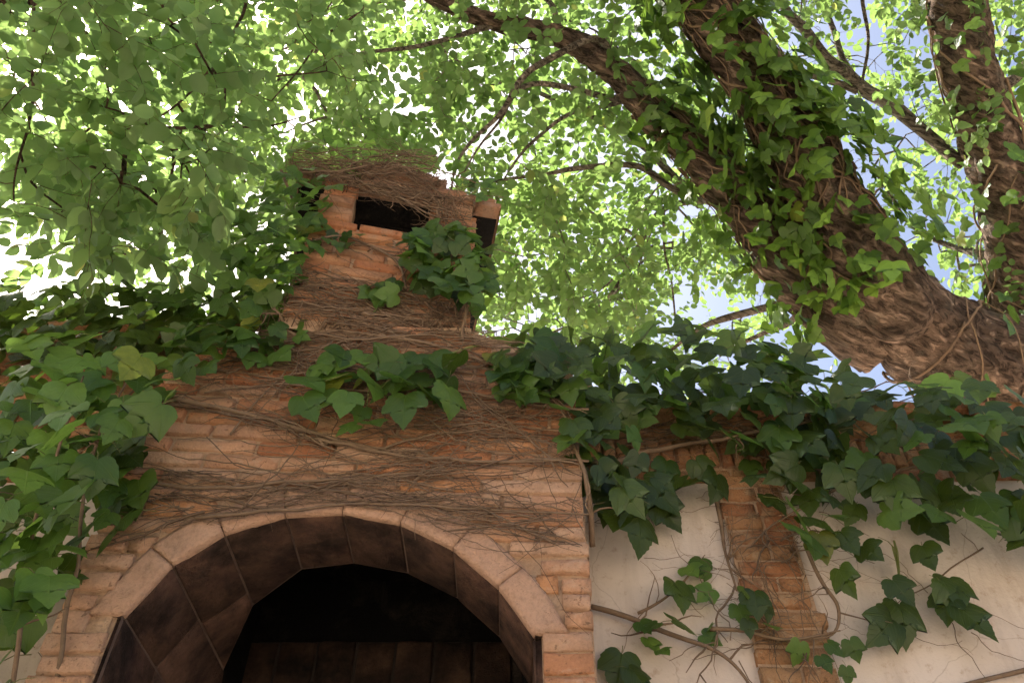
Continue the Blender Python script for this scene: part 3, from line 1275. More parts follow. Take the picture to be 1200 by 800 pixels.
def ivy(label, sprays, stems=(), group="ivy on the masonry", radius=0.006):
    """one creeper: stems (pixel paths with a plane) and sprays of leaves over outlined patches"""
    t = thing("ivy", label, "ivy", group)
    for st in stems:
        pts = [at(*q) for q in st["path"]]
        pts = smooth_path(pts, 6)
        w = st.get("w", radius)
        pts = [p + Vector((mnoise.noise(p * 6), mnoise.noise(p * 6 + Vector((9, 0, 0))) * 0.5, mnoise.noise(p * 6 + Vector((0, 9, 0))))) * 0.018 for p in pts]
        tb = Tubes()
        tb.add(pts, [w * (1 - 0.75 * i / len(pts)) for i in range(len(pts))], 6, 0.25)
        for _ in range(st.get("side", 2)):
            i = rnd.randrange(1, len(pts) - 1)
            q = [pts[i].copy()]
            d = Vector((rnd.uniform(-1, 1), rnd.uniform(-0.4, 0.1), rnd.uniform(-1, 0.8))).normalized()
            for s in range(5):
                d = (d + Vector((rnd.uniform(-.5, .5), rnd.uniform(-.2, .2), rnd.uniform(-.5, .4)))).normalized()
                q.append(q[-1] + d * 0.03)
            tb.add(q, [w * 0.4 * (1 - 0.7 * k / 5) for k in range(6)], 4)
        tb.build("stem", st.get("mat", M_STEM), t)
    for sp in sprays:
        for (px, py) in pick_points(sp["poly"], sp["n"]):
            y0, y1 = sp["Y"]
            Y = rnd.uniform(y0, y1)
            p = at(px, py, Y)
            lean = sp.get("lean", 0.45)
            nrm = Vector((rnd.gauss(sp.get("nx", 0), 0.65), -1.0, rnd.gauss(lean, 0.65)))
            tip = Vector((rnd.gauss(sp.get("tx", 0), 0.5), rnd.gauss(-0.25, 0.25), -1.0 + rnd.random() * sp.get("wild", 0.7)))
            put_leaf(t, sp["kinds"], p, tip, nrm, rnd.uniform(*sp["size"]))
    return t


DK = [("dark", 0.68), ("mid", 0.28), ("young_lit", 0.04)]
MD = [("mid", 0.7), ("dark", 0.2), ("young_lit", 0.1)]
YG = [("young_lit", 0.6), ("mid", 0.4)]

ivy("dense bright green ivy bush spilling over the wall left of the arch",
    [dict(poly=[(-60, 470), (30, 430), (95, 400), (190, 420), (225, 455), (175, 500), (140, 540), (150, 590), (110, 640), (70, 700), (25, 760), (10, 830), (-60, 830)], n=105, Y=(-0.12, 0.22), kinds=MD, size=(0.08, 0.135)),
     dict(poly=[(-40, 480), (40, 430), (110, 420), (150, 480), (120, 540), (90, 600), (60, 680), (10, 720), (-40, 700)], n=60, Y=(-0.50, -0.15), kinds=[('mid', .35), ('young_lit', .65)], size=(0.08, 0.13), lean=1.1),  # paler leaf copies put the light from above into this bush's colour
     dict(poly=[(20, 400), (110, 380), (200, 425), (215, 470), (150, 500), (60, 470)], n=26, Y=(-0.35, -0.1), kinds=YG, size=(0.09, 0.13), lean=1.1),
     dict(poly=[(130, 500), (175, 510), (165, 600), (125, 610)], n=7, Y=(-0.06, -0.03), kinds=MD, size=(0.10, 0.15), lean=0.1, wild=0.2)],
    [dict(path=[(60, 900, 0.1), (70, 780, 0.0), (90, 640, -0.08), (110, 520, -0.12), (150, 440, -0.1)], w=0.009, side=6),
     dict(path=[(0, 900, 0.0), (20, 760, -0.1), (40, 620, -0.2), (80, 500, -0.3), (100, 440, -0.35)], w=0.008, side=6)])

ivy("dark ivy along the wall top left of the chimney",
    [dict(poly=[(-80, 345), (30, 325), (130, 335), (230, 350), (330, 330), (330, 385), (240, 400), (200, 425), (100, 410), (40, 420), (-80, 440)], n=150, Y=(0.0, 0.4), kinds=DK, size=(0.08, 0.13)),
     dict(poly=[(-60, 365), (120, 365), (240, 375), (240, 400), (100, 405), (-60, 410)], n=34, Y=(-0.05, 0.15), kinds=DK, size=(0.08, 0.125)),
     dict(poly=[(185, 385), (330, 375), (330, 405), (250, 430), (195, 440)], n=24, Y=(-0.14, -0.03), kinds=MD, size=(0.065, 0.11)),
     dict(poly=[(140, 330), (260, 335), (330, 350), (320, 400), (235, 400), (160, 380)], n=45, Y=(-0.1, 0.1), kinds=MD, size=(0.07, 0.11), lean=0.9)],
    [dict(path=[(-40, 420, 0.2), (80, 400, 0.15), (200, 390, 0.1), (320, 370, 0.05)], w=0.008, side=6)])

ivy("green ivy hanging off the left side of the chimney below its cap",
    [dict(poly=[(255, 330), (275, 260), (310, 215), (365, 215), (385, 250), (365, 300), (345, 345), (300, 380), (260, 370)], n=110, Y=(-0.15, 0.25), kinds=[('mid', .6), ('young_lit', .4)], size=(0.065, 0.105)),
     dict(poly=[(310, 200), (385, 195), (390, 225), (378, 260), (355, 310), (330, 340), (300, 330), (305, 260)], n=60, Y=(-0.24, -0.08), kinds=[('mid', .6), ('young_lit', .4)], size=(0.055, 0.095)),
     dict(poly=[(375, 260), (425, 270), (420, 285), (370, 285)], n=9, Y=(-0.11, -0.07), kinds=MD, size=(0.05, 0.08)),
     dict(poly=[(300, 385), (345, 375), (350, 400), (310, 420)], n=7, Y=(-0.06, -0.03), kinds=YG, size=(0.06, 0.09))],
    [dict(path=[(330, 200, -0.08), (345, 250, -0.06), (345, 310, -0.06), (330, 380, -0.05)], w=0.007, side=6)])

ivy("leafy ivy growing over the chimney cap",
    [dict(poly=[(330, 175), (380, 160), (440, 165), (420, 205), (350, 210)], n=40, Y=(-0.1, 0.3), kinds=YG, size=(0.06, 0.10)),
     dict(poly=[(520, 190), (560, 200), (590, 235), (540, 225)], n=14, Y=(-0.08, 0.2), kinds=MD, size=(0.05, 0.08))],
    [dict(path=[(320, 205, -0.12), (400, 200, -0.12), (480, 190, -0.05), (560, 215, -0.12)], w=0.007, side=10)])

ivy("bushy green ivy clump on the right corner of the chimney shaft",
    [dict(poly=[(475, 280), (520, 262), (560, 265), (565, 300), (560, 345), (540, 345), (500, 328), (478, 305)], n=62, Y=(-0.14, -0.02), kinds=MD, size=(0.07, 0.11)),
     dict(poly=[(540, 300), (572, 290), (575, 330), (560, 365), (545, 350)], n=24, Y=(0.02, 0.3), kinds=DK, size=(0.07, 0.10))],
    [dict(path=[(540, 400, -0.03), (545, 350, -0.04), (530, 300, -0.05), (515, 275, -0.06)], w=0.006, side=4)])

ivy("small ivy sprig in the middle of the chimney shaft",
    [dict(poly=[(430, 335), (465, 325), (470, 345), (440, 355)], n=8, Y=(-0.08, -0.03), kinds=MD, size=(0.06, 0.09))],
    [dict(path=[(480, 300, -0.02), (470, 322, -0.03), (448, 345, -0.04)], w=0.004, side=1)])

ivy("spray of sunlit ivy leaves in the middle of the hood above the arch",
    [dict(poly=[(345, 430), (400, 405), (460, 410), (470, 440), (400, 465), (350, 475)], n=15, Y=(-0.16, -0.05), kinds=[("mid", .5), ("young_lit", .5)], size=(0.10, 0.14), lean=0.8),
     dict(poly=[(460, 415), (520, 410), (545, 430), (520, 468), (470, 465)], n=14, Y=(-0.15, -0.05), kinds=MD, size=(0.09, 0.13), lean=0.6),
     dict(poly=[(415, 470), (440, 470), (437, 500), (418, 500)], n=3, Y=(-0.1, -0.06), kinds=YG, size=(0.06, 0.09))],
    [dict(path=[(560, 405, -0.02), (500, 420, -0.05), (440, 430, -0.09), (380, 445, -0.12)], w=0.005, side=3, mat=M_GREENSTEM),
     dict(path=[(430, 435, -0.08), (428, 470, -0.07), (426, 505, -0.07)], w=0.003, side=1, mat=M_GREENSTEM)])

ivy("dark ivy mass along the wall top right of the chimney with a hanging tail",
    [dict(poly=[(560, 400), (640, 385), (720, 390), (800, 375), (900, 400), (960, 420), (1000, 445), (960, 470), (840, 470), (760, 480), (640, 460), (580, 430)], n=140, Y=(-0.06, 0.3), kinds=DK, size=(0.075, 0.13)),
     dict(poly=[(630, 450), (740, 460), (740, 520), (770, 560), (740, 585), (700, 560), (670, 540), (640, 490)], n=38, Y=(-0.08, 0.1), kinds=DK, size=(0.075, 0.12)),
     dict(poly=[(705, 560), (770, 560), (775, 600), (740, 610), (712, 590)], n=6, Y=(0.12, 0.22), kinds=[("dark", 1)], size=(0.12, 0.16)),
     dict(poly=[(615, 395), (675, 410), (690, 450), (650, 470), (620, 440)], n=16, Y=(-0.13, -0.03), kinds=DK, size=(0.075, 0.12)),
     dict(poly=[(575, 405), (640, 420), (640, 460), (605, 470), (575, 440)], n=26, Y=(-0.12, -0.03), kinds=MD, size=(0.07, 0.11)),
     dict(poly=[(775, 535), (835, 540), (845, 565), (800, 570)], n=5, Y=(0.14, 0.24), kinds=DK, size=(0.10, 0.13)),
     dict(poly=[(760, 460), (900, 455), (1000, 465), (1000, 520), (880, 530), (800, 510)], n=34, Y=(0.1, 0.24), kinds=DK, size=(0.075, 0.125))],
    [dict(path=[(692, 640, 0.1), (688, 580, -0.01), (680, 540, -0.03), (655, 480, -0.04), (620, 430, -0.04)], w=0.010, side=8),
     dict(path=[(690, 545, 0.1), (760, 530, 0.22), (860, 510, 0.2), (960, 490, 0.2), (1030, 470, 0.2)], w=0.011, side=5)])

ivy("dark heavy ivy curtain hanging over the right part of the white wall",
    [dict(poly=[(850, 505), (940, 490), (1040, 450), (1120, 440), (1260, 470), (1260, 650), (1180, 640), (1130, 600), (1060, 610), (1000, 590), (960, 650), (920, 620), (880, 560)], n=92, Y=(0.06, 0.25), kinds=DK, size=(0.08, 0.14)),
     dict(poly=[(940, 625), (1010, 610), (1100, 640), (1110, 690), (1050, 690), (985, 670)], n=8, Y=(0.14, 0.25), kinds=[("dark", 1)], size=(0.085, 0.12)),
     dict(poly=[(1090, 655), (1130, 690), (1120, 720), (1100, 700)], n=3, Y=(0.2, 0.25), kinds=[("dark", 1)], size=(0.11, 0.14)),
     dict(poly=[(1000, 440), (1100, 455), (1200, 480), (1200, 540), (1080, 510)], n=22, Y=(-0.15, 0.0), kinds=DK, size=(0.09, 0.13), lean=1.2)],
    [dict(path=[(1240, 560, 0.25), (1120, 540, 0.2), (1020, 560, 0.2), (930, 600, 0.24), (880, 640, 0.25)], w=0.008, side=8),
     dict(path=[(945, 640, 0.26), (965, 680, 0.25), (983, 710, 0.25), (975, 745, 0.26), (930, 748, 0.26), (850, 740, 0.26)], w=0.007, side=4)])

ivy("ivy runner with scattered leaves crossing the white plaster beside the arch",
    [dict(poly=[(755, 690), (795, 680), (808, 720), (765, 735)], n=2, Y=(0.2, 0.26), kinds=[("dark", 1)], size=(0.10, 0.12)),
     dict(poly=[(795, 650), (835, 650), (835, 690), (795, 690)], n=5, Y=(0.2, 0.27), kinds=YG, size=(0.045, 0.075)),
     dict(poly=[(740, 725), (780, 720), (775, 765), (755, 770)], n=4, Y=(0.2, 0.27), kinds=YG, size=(0.05, 0.07)),
     dict(poly=[(855, 690), (905, 695), (905, 745), (870, 735)], n=6, Y=(0.18, 0.25), kinds=DK, size=(0.05, 0.09)),
     dict(poly=[(720, 755), (745, 755), (745, 780), (728, 790)], n=2, Y=(0.22, 0.26), kinds=[("dark", 1)], size=(0.10, 0.12)),
     dict(poly=[(935, 750), (1000, 745), (1000, 790), (965, 785)], n=5, Y=(0.2, 0.25), kinds=MD, size=(0.05, 0.08)),
     dict(poly=[(810, 730), (835, 730), (835, 745), (815, 748)], n=2, Y=(0.24, 0.27), kinds=MD, size=(0.05, 0.07))],
    [dict(path=[(690, 712, 0.27), (740, 725, 0.27), (790, 742, 0.27), (830, 760, 0.26), (870, 795, 0.26), (900, 850, 0.26)], w=0.010, side=6),
     dict(path=[(745, 718, 0.27), (785, 700, 0.26), (810, 670, 0.26), (825, 650, 0.26)], w=0.005, side=4),
     dict(path=[(830, 735, 0.26), (880, 742, 0.25), (940, 748, 0.25), (985, 740, 0.25)], w=0.007, side=4),
     dict(path=[(835, 570, 0.27), (845, 610, 0.27), (850, 650, 0.27), (862, 690, 0.26)], w=0.009, side=3)])

ivy("single dark ivy leaf hanging alone on the white plaster",
    [dict(poly=[(1040, 705), (1058, 705), (1058, 725), (1040, 725)], n=2, Y=(0.22, 0.25), kinds=[("dark", 1)], size=(0.13, 0.15), wild=0.1)],
    [dict(path=[(1150, 640, 0.28), (1100, 680, 0.28), (1060, 700, 0.27), (1048, 712, 0.25)], w=0.003, side=1)])

tb = Tubes()
dry = thing("bare_vine", "bare brown vine stem low on the right of the white wall", "vine")
pts = smooth_path([at(1300, 760, WY - 0.02), at(1200, 785, WY - 0.02), at(1150, 797, WY - 0.015), at(1090, 812, WY - 0.015)], 6)
tb.add(pts, [0.008 - 0.004 * i / len(pts) for i in range(len(pts))], 6, 0.3)
tb.build("stem", M_STEM, dry)

# ------------------------------------------------------------------ dry vine tangle over hood and chimney
tangle = thing("dry_vine", "tangle of dry brown vine stems clinging to the fireplace bricks", "vine")


def crawl(px, py, length, head, Y=-0.016, w=0.0018, wander=0.35, n=14, step_noise=0.0):
    """a stem crawling over the bricks: start sight line, length in metres, heading angle in the wall plane"""
    p = at(px, py, Y)
    out = [p]
    a = head
    a0 = head
    wander *= 1.15
    for i in range(n):
        a += rnd.gauss(0, wander) * 0.5
        a += (a0 - a) * 0.25
        q = out[-1] + Vector((math.cos(a), 0, math.sin(a))) * (length / n)
        q.y = Y + 0.006 * mnoise.noise(q * 13) - abs(rnd.gauss(0, 0.003))
        if q.z > Z_NECK - 0.03 and abs(q.x - xm) < 0.7:
            q.y += (q.x - xm) * math.tan(CROT)
        if Y < 0.1:
            lim0, lim1 = (XL, XR) if q.z < Z_SHOULDER else (hood_half(q.z)[0] - 0.02, hood_half(q.z)[1] + 0.02) if q.z < Z_NECK else (CXL - 0.02, CXR + 0.01) if q.z < Z_LINTEL else (CX0 - 0.03, CX1 + 0.03)
            if not lim0 < q.x < lim1:
                break
        if inside(arch_poly, q.x, q.z - 0.012):
            break
        out.append(q)
    return out


tg = Tubes()


def bundle(path, n, spread, w=(0.0012, 0.003), length=(0.25, 0.6), Y=(-0.03, -0.014), wander=0.35):
    for _ in range(int(n * 0.95)):
        k = rnd.randrange(len(path) - 1)
        t = rnd.random()
        (x0, y0), (x1, y1) = path[k], path[k + 1]
        px, py = x0 + (x1 - x0) * t + rnd.gauss(0, 8), y0 + (y1 - y0) * t + rnd.gauss(0, spread)
        a, b = at(x0, y0, 0), at(x1, y1, 0)
        head = math.atan2(b.z - a.z, b.x - a.x) + rnd.gauss(0, 0.2)
        if rnd.random() < 0.13:
            head += rnd.gauss(0, 0.9)
        if rnd.random() < 0.5:
            head += math.pi
        L = rnd.uniform(*length)
        pts = crawl(px, py, L, head, rnd.uniform(*Y), wander=wander)
        if len(pts) > 3:
            ww = rnd.uniform(*w) * (2.0 if rnd.random() < 0.07 else 0.9)
            tg.add(pts, [ww * (1 - 0.6 * i / len(pts)) for i in range(len(pts))], 4)
            for _q in range(2 if rnd.random() < 0.5 else 0):
                k2 = rnd.randrange(1, len(pts) - 1)
                a2 = math.atan2(pts[k2 + 1].z - pts[k2].z, pts[k2 + 1].x - pts[k2].x) + rnd.choice((-1, 1)) * rnd.uniform(0.5, 1.1)
                st = rnd.uniform(0.012, 0.035)
                tw_ = [pts[k2].copy()]
                for _s in range(3):
                    a2 += rnd.gauss(0, 0.3)
                    tw_.append(tw_[-1] + Vector((math.cos(a2), rnd.uniform(-0.15, 0.25), math.sin(a2))) * st)
                tg.add(tw_, [ww * 0.6, ww * 0.5, ww * 0.4, ww * 0.25], 3)


bundle([(170, 553), (300, 565), (420, 560), (560, 572), (680, 590)], 45, 4)
bundle([(170, 585), (280, 595), (400, 590), (470, 590), (560, 600), (690, 606)], 75, 6)
bundle([(230, 605), (330, 588), (430, 575), (500, 555)], 25, 5)
bundle([(560, 590), (600, 615), (690, 640)], 16, 7)
bundle([(190, 470), (330, 500), (430, 530), (520, 540), (680, 535)], 40, 5, (0.0015, 0.004))
bundle([(220, 440), (400, 455), (640, 470)], 110, 22, (0.001, 0.003), wander=0.5)
bundle([(240, 405), (400, 410), (600, 430)], 150, 16, (0.0008, 0.003), wander=0.5)
bundle([(480, 500), (570, 505), (650, 520)], 60, 12, (0.001, 0.003), wander=0.5)
bundle([(330, 385), (440, 375), (550, 385)], 170, 16, (0.0012, 0.004), (0.2, 0.45))
bundle([(345, 350), (440, 345), (550, 360)], 50, 10, (0.0012, 0.0035), (0.2, 0.4))
bundle([(360, 300), (430, 295), (480, 300)], 18, 10, (0.0012, 0.003), (0.15, 0.35))
bundle([(330, 215), (400, 212), (470, 225), (585, 240)], 190, 8, (0.0012, 0.0035), (0.2, 0.45), (-0.07, -0.045), 0.5)
bundle([(415, 205), (470, 192), (520, 205)], 90, 8, (0.0012, 0.003), (0.12, 0.3), (-0.10, -0.05), 0.6)
bundle([(505, 228), (525, 250), (535, 270)], 50, 10, (0.0012, 0.003), (0.1, 0.25), (-0.05, -0.02), 0.8)
bundle([(200, 640), (320, 640), (350, 620)], 10, 10, (0.0008, 0.0014), (0.1, 0.2))
for q in range(3):
    bundle([(845 + q * 40, 580), (860 + q * 38, 680), (885 + q * 36, 800)], 10, 6, (0.001, 0.003), (0.15, 0.4), (WY - 0.05, WY - 0.035), 0.6)
for yy_ in (600, 640, 670, 700, 740):
    bundle([(845, yy_), (950, yy_ + 8)], 9, 8, (0.001, 0.0025), (0.1, 0.25), (WY - 0.05, WY - 0.035), 0.6)
bundle([(700, 600), (840, 620)], 8, 22, (0.0008, 0.0016), (0.1, 0.35), (WY - 0.02, WY - 0.012), 0.7)
bundle([(960, 640), (1180, 760)], 10, 36, (0.0008, 0.0016), (0.1, 0.4), (WY - 0.02, WY - 0.012), 0.7)
bundle([(700, 505), (1050, 490)], 120, 18, (0.001, 0.003), (0.15, 0.5), (WY - 0.07, WY - 0.04), 0.6)
tg.build("tangle", M_DRY, tangle, kind="stuff")
# thicker single stems
for path, w in (([(205, 468), (260, 478), (320, 492), (370, 508), (440, 528), (520, 538), (690, 540)], 0.009),
                ([(590, 430), (520, 408), (440, 392), (380, 388), (330, 400)], 0.007),
                ([(475, 335), (470, 312), (455, 298), (430, 290), (400, 285), (360, 300)], 0.008),
                ([(165, 566), (260, 572), (330, 566), (430, 560), (520, 548)], 0.006),
                ([(230, 606), (330, 598), (430, 590), (560, 596), (690, 602)], 0.006),
                ([(690, 480), (600, 470), (520, 455), (440, 460), (330, 450), (240, 460)], 0.006),
                ([(270, 510), (300, 470), (330, 440), (345, 415)], 0.004),
                ([(650, 540), (600, 500), (560, 470), (540, 440)], 0.004)):
    tb = Tubes()
    pts = smooth_path([at(x, y, -0.024) for x, y in path], 5)
    pts = [p + Vector((0, mnoise.noise(p * 8) * 0.006 + ((p.x - xm) * math.tan(CROT) if p.z > Z_NECK - 0.03 else 0), mnoise.noise(p * 9) * 0.012)) for p in pts]
    tb.add(pts, [w * (1 - 0.5 * i / len(pts)) for i in range(len(pts))], 7, 0.25)
    tb.build("stem", M_DRY, tangle)

# ------------------------------------------------------------------ trees
def limb(path, sub=5):
    pts = [atd(x, y, d) for x, y, d, w in path]
    rad = [size_at(w, p) / 2 for (x, y, d, w), p in zip(path, pts)]
    return smooth_path(pts, sub), lerp_list(rad, sub)


tree = thing("leaning_tree", "big tree leaning left behind the wall, trunk wrapped in ivy", "tree", "garden trees")
MAIN = [(1330, 575, 5.0, 180), (1265, 500, 5.0, 165), (1200, 448, 4.95, 132), (1125, 418, 4.9, 120), (1060, 376, 4.85, 108), (1005, 300, 4.8, 88), (956, 212, 4.8, 78), (915, 140, 4.8, 68), (870, 65, 4.8, 64), (800, -20, 4.85, 60), (720, -120, 4.9, 66), (600, -240, 5.0, 40)]
SECOND = [(1035, 395, 4.9, 90), (1000, 375, 4.92, 92), (940, 322, 5.0, 74), (875, 240, 5.1, 58), (805, 168, 5.2, 44), (756, 122, 5.25, 36), (722, 86, 5.3, 28), (662, 45, 5.35, 22), (580, 26, 5.4, 17), (512, 0, 5.4, 13), (430, -50, 5.4, 10)]
THIRD = [(1290, 480, 5.3, 110), (1235, 430, 5.4, 88), (1203, 360, 5.5, 74), (1190, 270, 5.5, 66), (1168, 190, 5.5, 64), (1145, 115, 5.5, 58), (1126, 40, 5.5, 58), (1120, -50, 5.5, 52), (1150, -180, 5.5, 40)]
main_pts, main_r = limb(MAIN, 6)


def resample(pts, rr, m):
    out, ro_ = [], []
    for i in range(len(pts) - 1):
        for q in range(m):
            out.append(pts[i].lerp(pts[i + 1], q / m))
            ro_.append(rr[i] + (rr[i + 1] - rr[i]) * q / m)
    return out + [pts[-1]], ro_ + [rr[-1]]


# carry the trunk down to the ground behind the wall
foot = [Vector((main_pts[0].x + 0.55, main_pts[0].y + 0.15, 0.0)), Vector((main_pts[0].x + 0.5, main_pts[0].y + 0.12, 1.2))]
tp = smooth_path([foot[0], foot[1], main_pts[0], main_pts[6]], 8)[:-8]
tr = [0.52 - 0.2 * min(1, i / 8) + (main_r[0] - 0.32) * i / len(tp) for i in range(len(tp))]
tb = Tubes()
tb.add(*resample(tp + main_pts[1:], tr + main_r[1:], 4), 56, 0.14, 3.0, 0.045)
tb.build("trunk", M_BARK, tree)
limbs = []
for pth in (SECOND, THIRD):
    pts, rr = limb(pth, 6)
    tb = Tubes()
    tb.add(*resample(pts, rr, 4), 40, 0.13, 5.0, 0.03)
    tb.build("limb", M_BARK, tree)
    limbs.append((pts, rr))

BR = [
    [(1130, 190, 5.6, 16), (1042, 124, 5.9, 20), (1009, 101, 6.0, 20), (982, 75, 6.0, 19), (958, 50, 6.0, 15), (915, 0, 6.0, 13), (880, -60, 6.0, 9)],
    [(1005, 105, 6.0, 14), (965, 90, 6.1, 10), (935, 78, 6.2, 7), (900, 60, 6.3, 4)],
    [(1000, 90, 6.0, 12), (985, 50, 6.1, 9), (960, 10, 6.2, 7), (940, -40, 6.2, 5)],
    [(722, 90, 5.3, 12), (700, 47, 5.2, 10), (640, 80, 5.1, 10), (617, 97, 5.05, 9), (595, 120, 5.0, 8), (561, 154, 5.0, 6), (539, 187, 4.9, 4), (525, 230, 4.9, 2)],
    [(722, 110, 5.3, 11), (662, 105, 5.2, 9), (610, 109, 5.1, 7), (575, 150, 5.0, 4), (545, 200, 5.0, 2)],
    [(735, 112, 5.3, 8), (677, 127, 5.2, 6), (632, 154, 5.1, 5), (610, 184, 5.0, 4), (590, 210, 5.0, 2)],
    [(800, 230, 5.2, 11), (760, 202, 5.3, 9), (730, 193, 5.4, 9), (677, 195, 5.4, 8), (632, 206, 5.4, 6), (561, 217, 5.4, 4)],
    [(590, 30, 5.4, 10), (494, 49, 5.3, 7), (419, 64, 5.2, 5), (340, 90, 5.1, 3)],
    [(820, 240, 6.2, 14), (767, 187, 6.4, 12), (720, 150, 6.5, 10), (662, 122, 6.6, 8), (600, 100, 6.7, 5), (520, 80, 6.8, 3)],
    [(960, 345, 5.2, 14), (894, 359, 5.6, 12), (836, 381, 5.9, 9), (805, 396, 6.0, 6), (770, 420, 6.1, 4)],
    [(955, 350, 5.4, 12), (930, 375, 5.9, 9), (880, 395, 6.2, 7), (830, 410, 6.4, 4)],
    [(860, 250, 5.6, 12), (800, 235, 6.2, 10), (764, 258, 6.3, 9), (745, 295, 6.3, 8), (725, 333, 6.3, 6), (690, 370, 6.3, 3)],
    [(770, 245, 6.2, 6), (756, 248, 6.2, 5), (735, 295, 6.2, 4), (716, 326, 6.2, 3), (680, 350, 6.2, 2)],
    [(780, 240, 6.2, 5), (777, 261, 6.2, 4), (783, 320, 6.2, 3), (790, 375, 6.2, 3)],
    [(766, 255, 6.3, 4), (761, 271, 6.3, 3.5), (748, 320, 6.3, 3), (747, 368, 6.3, 2.5)],
    [(790, 0, 4.85, 18), (700, -40, 5.0, 14), (600, -60, 5.2, 10), (480, -60, 5.4, 7), (380, -30, 5.5, 4)],
    [(1120, -40, 5.5, 20), (1060, -70, 5.6, 14), (1010, -20, 5.8, 7), (1018, 40, 5.9, 5), (1010, 95, 5.9, 4)],
    [(1185, 300, 5.5, 14), (1120, 290, 6.0, 9), (1060, 260, 6.3, 6), (1020, 200, 6.5, 4)],
    [(1150, 120, 5.5, 18), (1220, 60, 5.6, 12), (1290, 20, 5.7, 8), (1360, 0, 5.8, 4)],
    [(660, 45, 5.35, 12), (640, 0, 5.6, 8), (560, -30, 6.0, 5), (450, 10, 6.6, 4), (330, 60, 7.2, 3), (180, 130, 7.8, 2)],
    [(640, -200, 5.0, 30), (480, -320, 5.2, 20), (300, -480, 5.4, 12), (150, -650, 5.6, 6)],
    [(700, -160, 4.9, 30), (760, -320, 5.0, 20), (860, -500, 5.2, 12), (950, -680, 5.4, 6)],
    [(1140, -150, 5.5, 30), (1180, -300, 5.4, 20), (1250, -480, 5.4, 12), (1350, -620, 5.4, 6)],
    [(512, 0, 5.4, 8), (420, 10, 5.6, 6), (320, 110, 6.2, 4), (220, 180, 6.6, 3), (80, 230, 7.0, 2)],
]
skel, skel_parent, skel_r = [], [], []


def add_skel(pts, rr):
    first = len(skel)
    for i, p in enumerate(pts):
        skel.append(p)
        skel_parent.append(first + i - 1 if i else -1)
        skel_r.append(rr[i])


add_skel(main_pts[20:], main_r[20:])
for pts, rr in limbs:
    add_skel(pts[6:], rr[6:])
for pth in BR:
    pts, rr = limb([(x, y, d, w * 0.8) for x, y, d, w in pth], 5)
    pts = [p + Vector((mnoise.noise(p * 2.5), mnoise.noise(p * 2.5 + Vector((7, 0, 0))), mnoise.noise(p * 2.5 + Vector((0, 7, 0))))) * 0.05 for p in pts]
    tb = Tubes()
    tb.add(pts, rr, 8, 0.15)
    tb.build("branch", M_BRANCH, tree)
    add_skel(pts, rr)

# cut-branch scar on the trunk
sc_c = atd(1058, 366, 4.85)
axis = (CAM - sc_c).normalized()
axis = (axis + Vector((-0.12, 0, 0.12))).normalized()
sx = axis.cross(Vector((0, 0, 1))).normalized()
sz = sx.cross(axis)
V, F = [], []
rr_ = size_at(31, sc_c)
off = size_at(63, sc_c)
prof = [(1.3, -0.08), (1.12, 0.0), (1.0, 0.018), (0.90, 0.008), (0.8, 0.0), (0.55, 0.012), (0.3, 0.018), (0.08, 0.02)]
for r_, h in prof:
    for j in range(24):
        a = 2 * math.pi * j / 24
        d = sx * math.cos(a) + sz * math.sin(a)
        q = sc_c + axis * (off + h) + d * (rr_ * r_)
        V.append(q + axis * 0.012 * mnoise.noise(q * 14))
for i in range(len(prof) - 1):
    for j in range(24):
        a, b = i * 24 + j, i * 24 + (j + 1) % 24
        F.append((a, b, b + 24, a + 24))
F.append(tuple((len(prof) - 1) * 24 + j for j in range(24)))
link("branch_scar", mesh_from("branch_scar", V, F, M_BARK), tree, label="round healed scar of a cut branch")

# ---------------- crown: twigs grown towards their places, leaves along each twig
LEAF_V = np.array([(0, 0, 0), (0.24, 0.12, 0.05), (0.34, 0.40, 0.08), (0.23, 0.74, 0.02), (0, 1.0, -0.12),
                   (-0.23, 0.74, 0.02), (-0.34, 0.40, 0.08), (-0.24, 0.12, 0.05), (0, 0.38, 0.0), (0, 0.72, -0.03)], dtype=np.float32)
LEAF_F = np.array([(0, 1, 2, 8), (8, 2, 3, 9), (0, 8, 6, 7), (8, 9, 5, 6), (9, 3, 4, 4), (9, 4, 5, 5)], dtype=np.int32)
LEAF_T = np.array([(0, 1, 2), (0, 2, 8), (8, 2, 3), (8, 3, 9), (9, 3, 4), (0, 8, 6), (0, 6, 7), (8, 9, 5), (8, 5, 6), (9, 4, 5)], dtype=np.int32)


def leaves_mesh(name, mats, mat):
    """joined leaves from an array of 4x4 matrices"""
    A = np.array([[list(r) for r in m] for m in mats], dtype=np.float32)
    V = np.einsum('nij,kj->nki', A[:, :3, :3], LEAF_V) + A[:, None, :3, 3]
    n, k = V.shape[0], V.shape[1]
    F = (LEAF_T[None] + (np.arange(n) * k)[:, None, None]).reshape(-1, 3)
    return fast_mesh(name, V.reshape(-1, 3), F, mat, smooth=True)


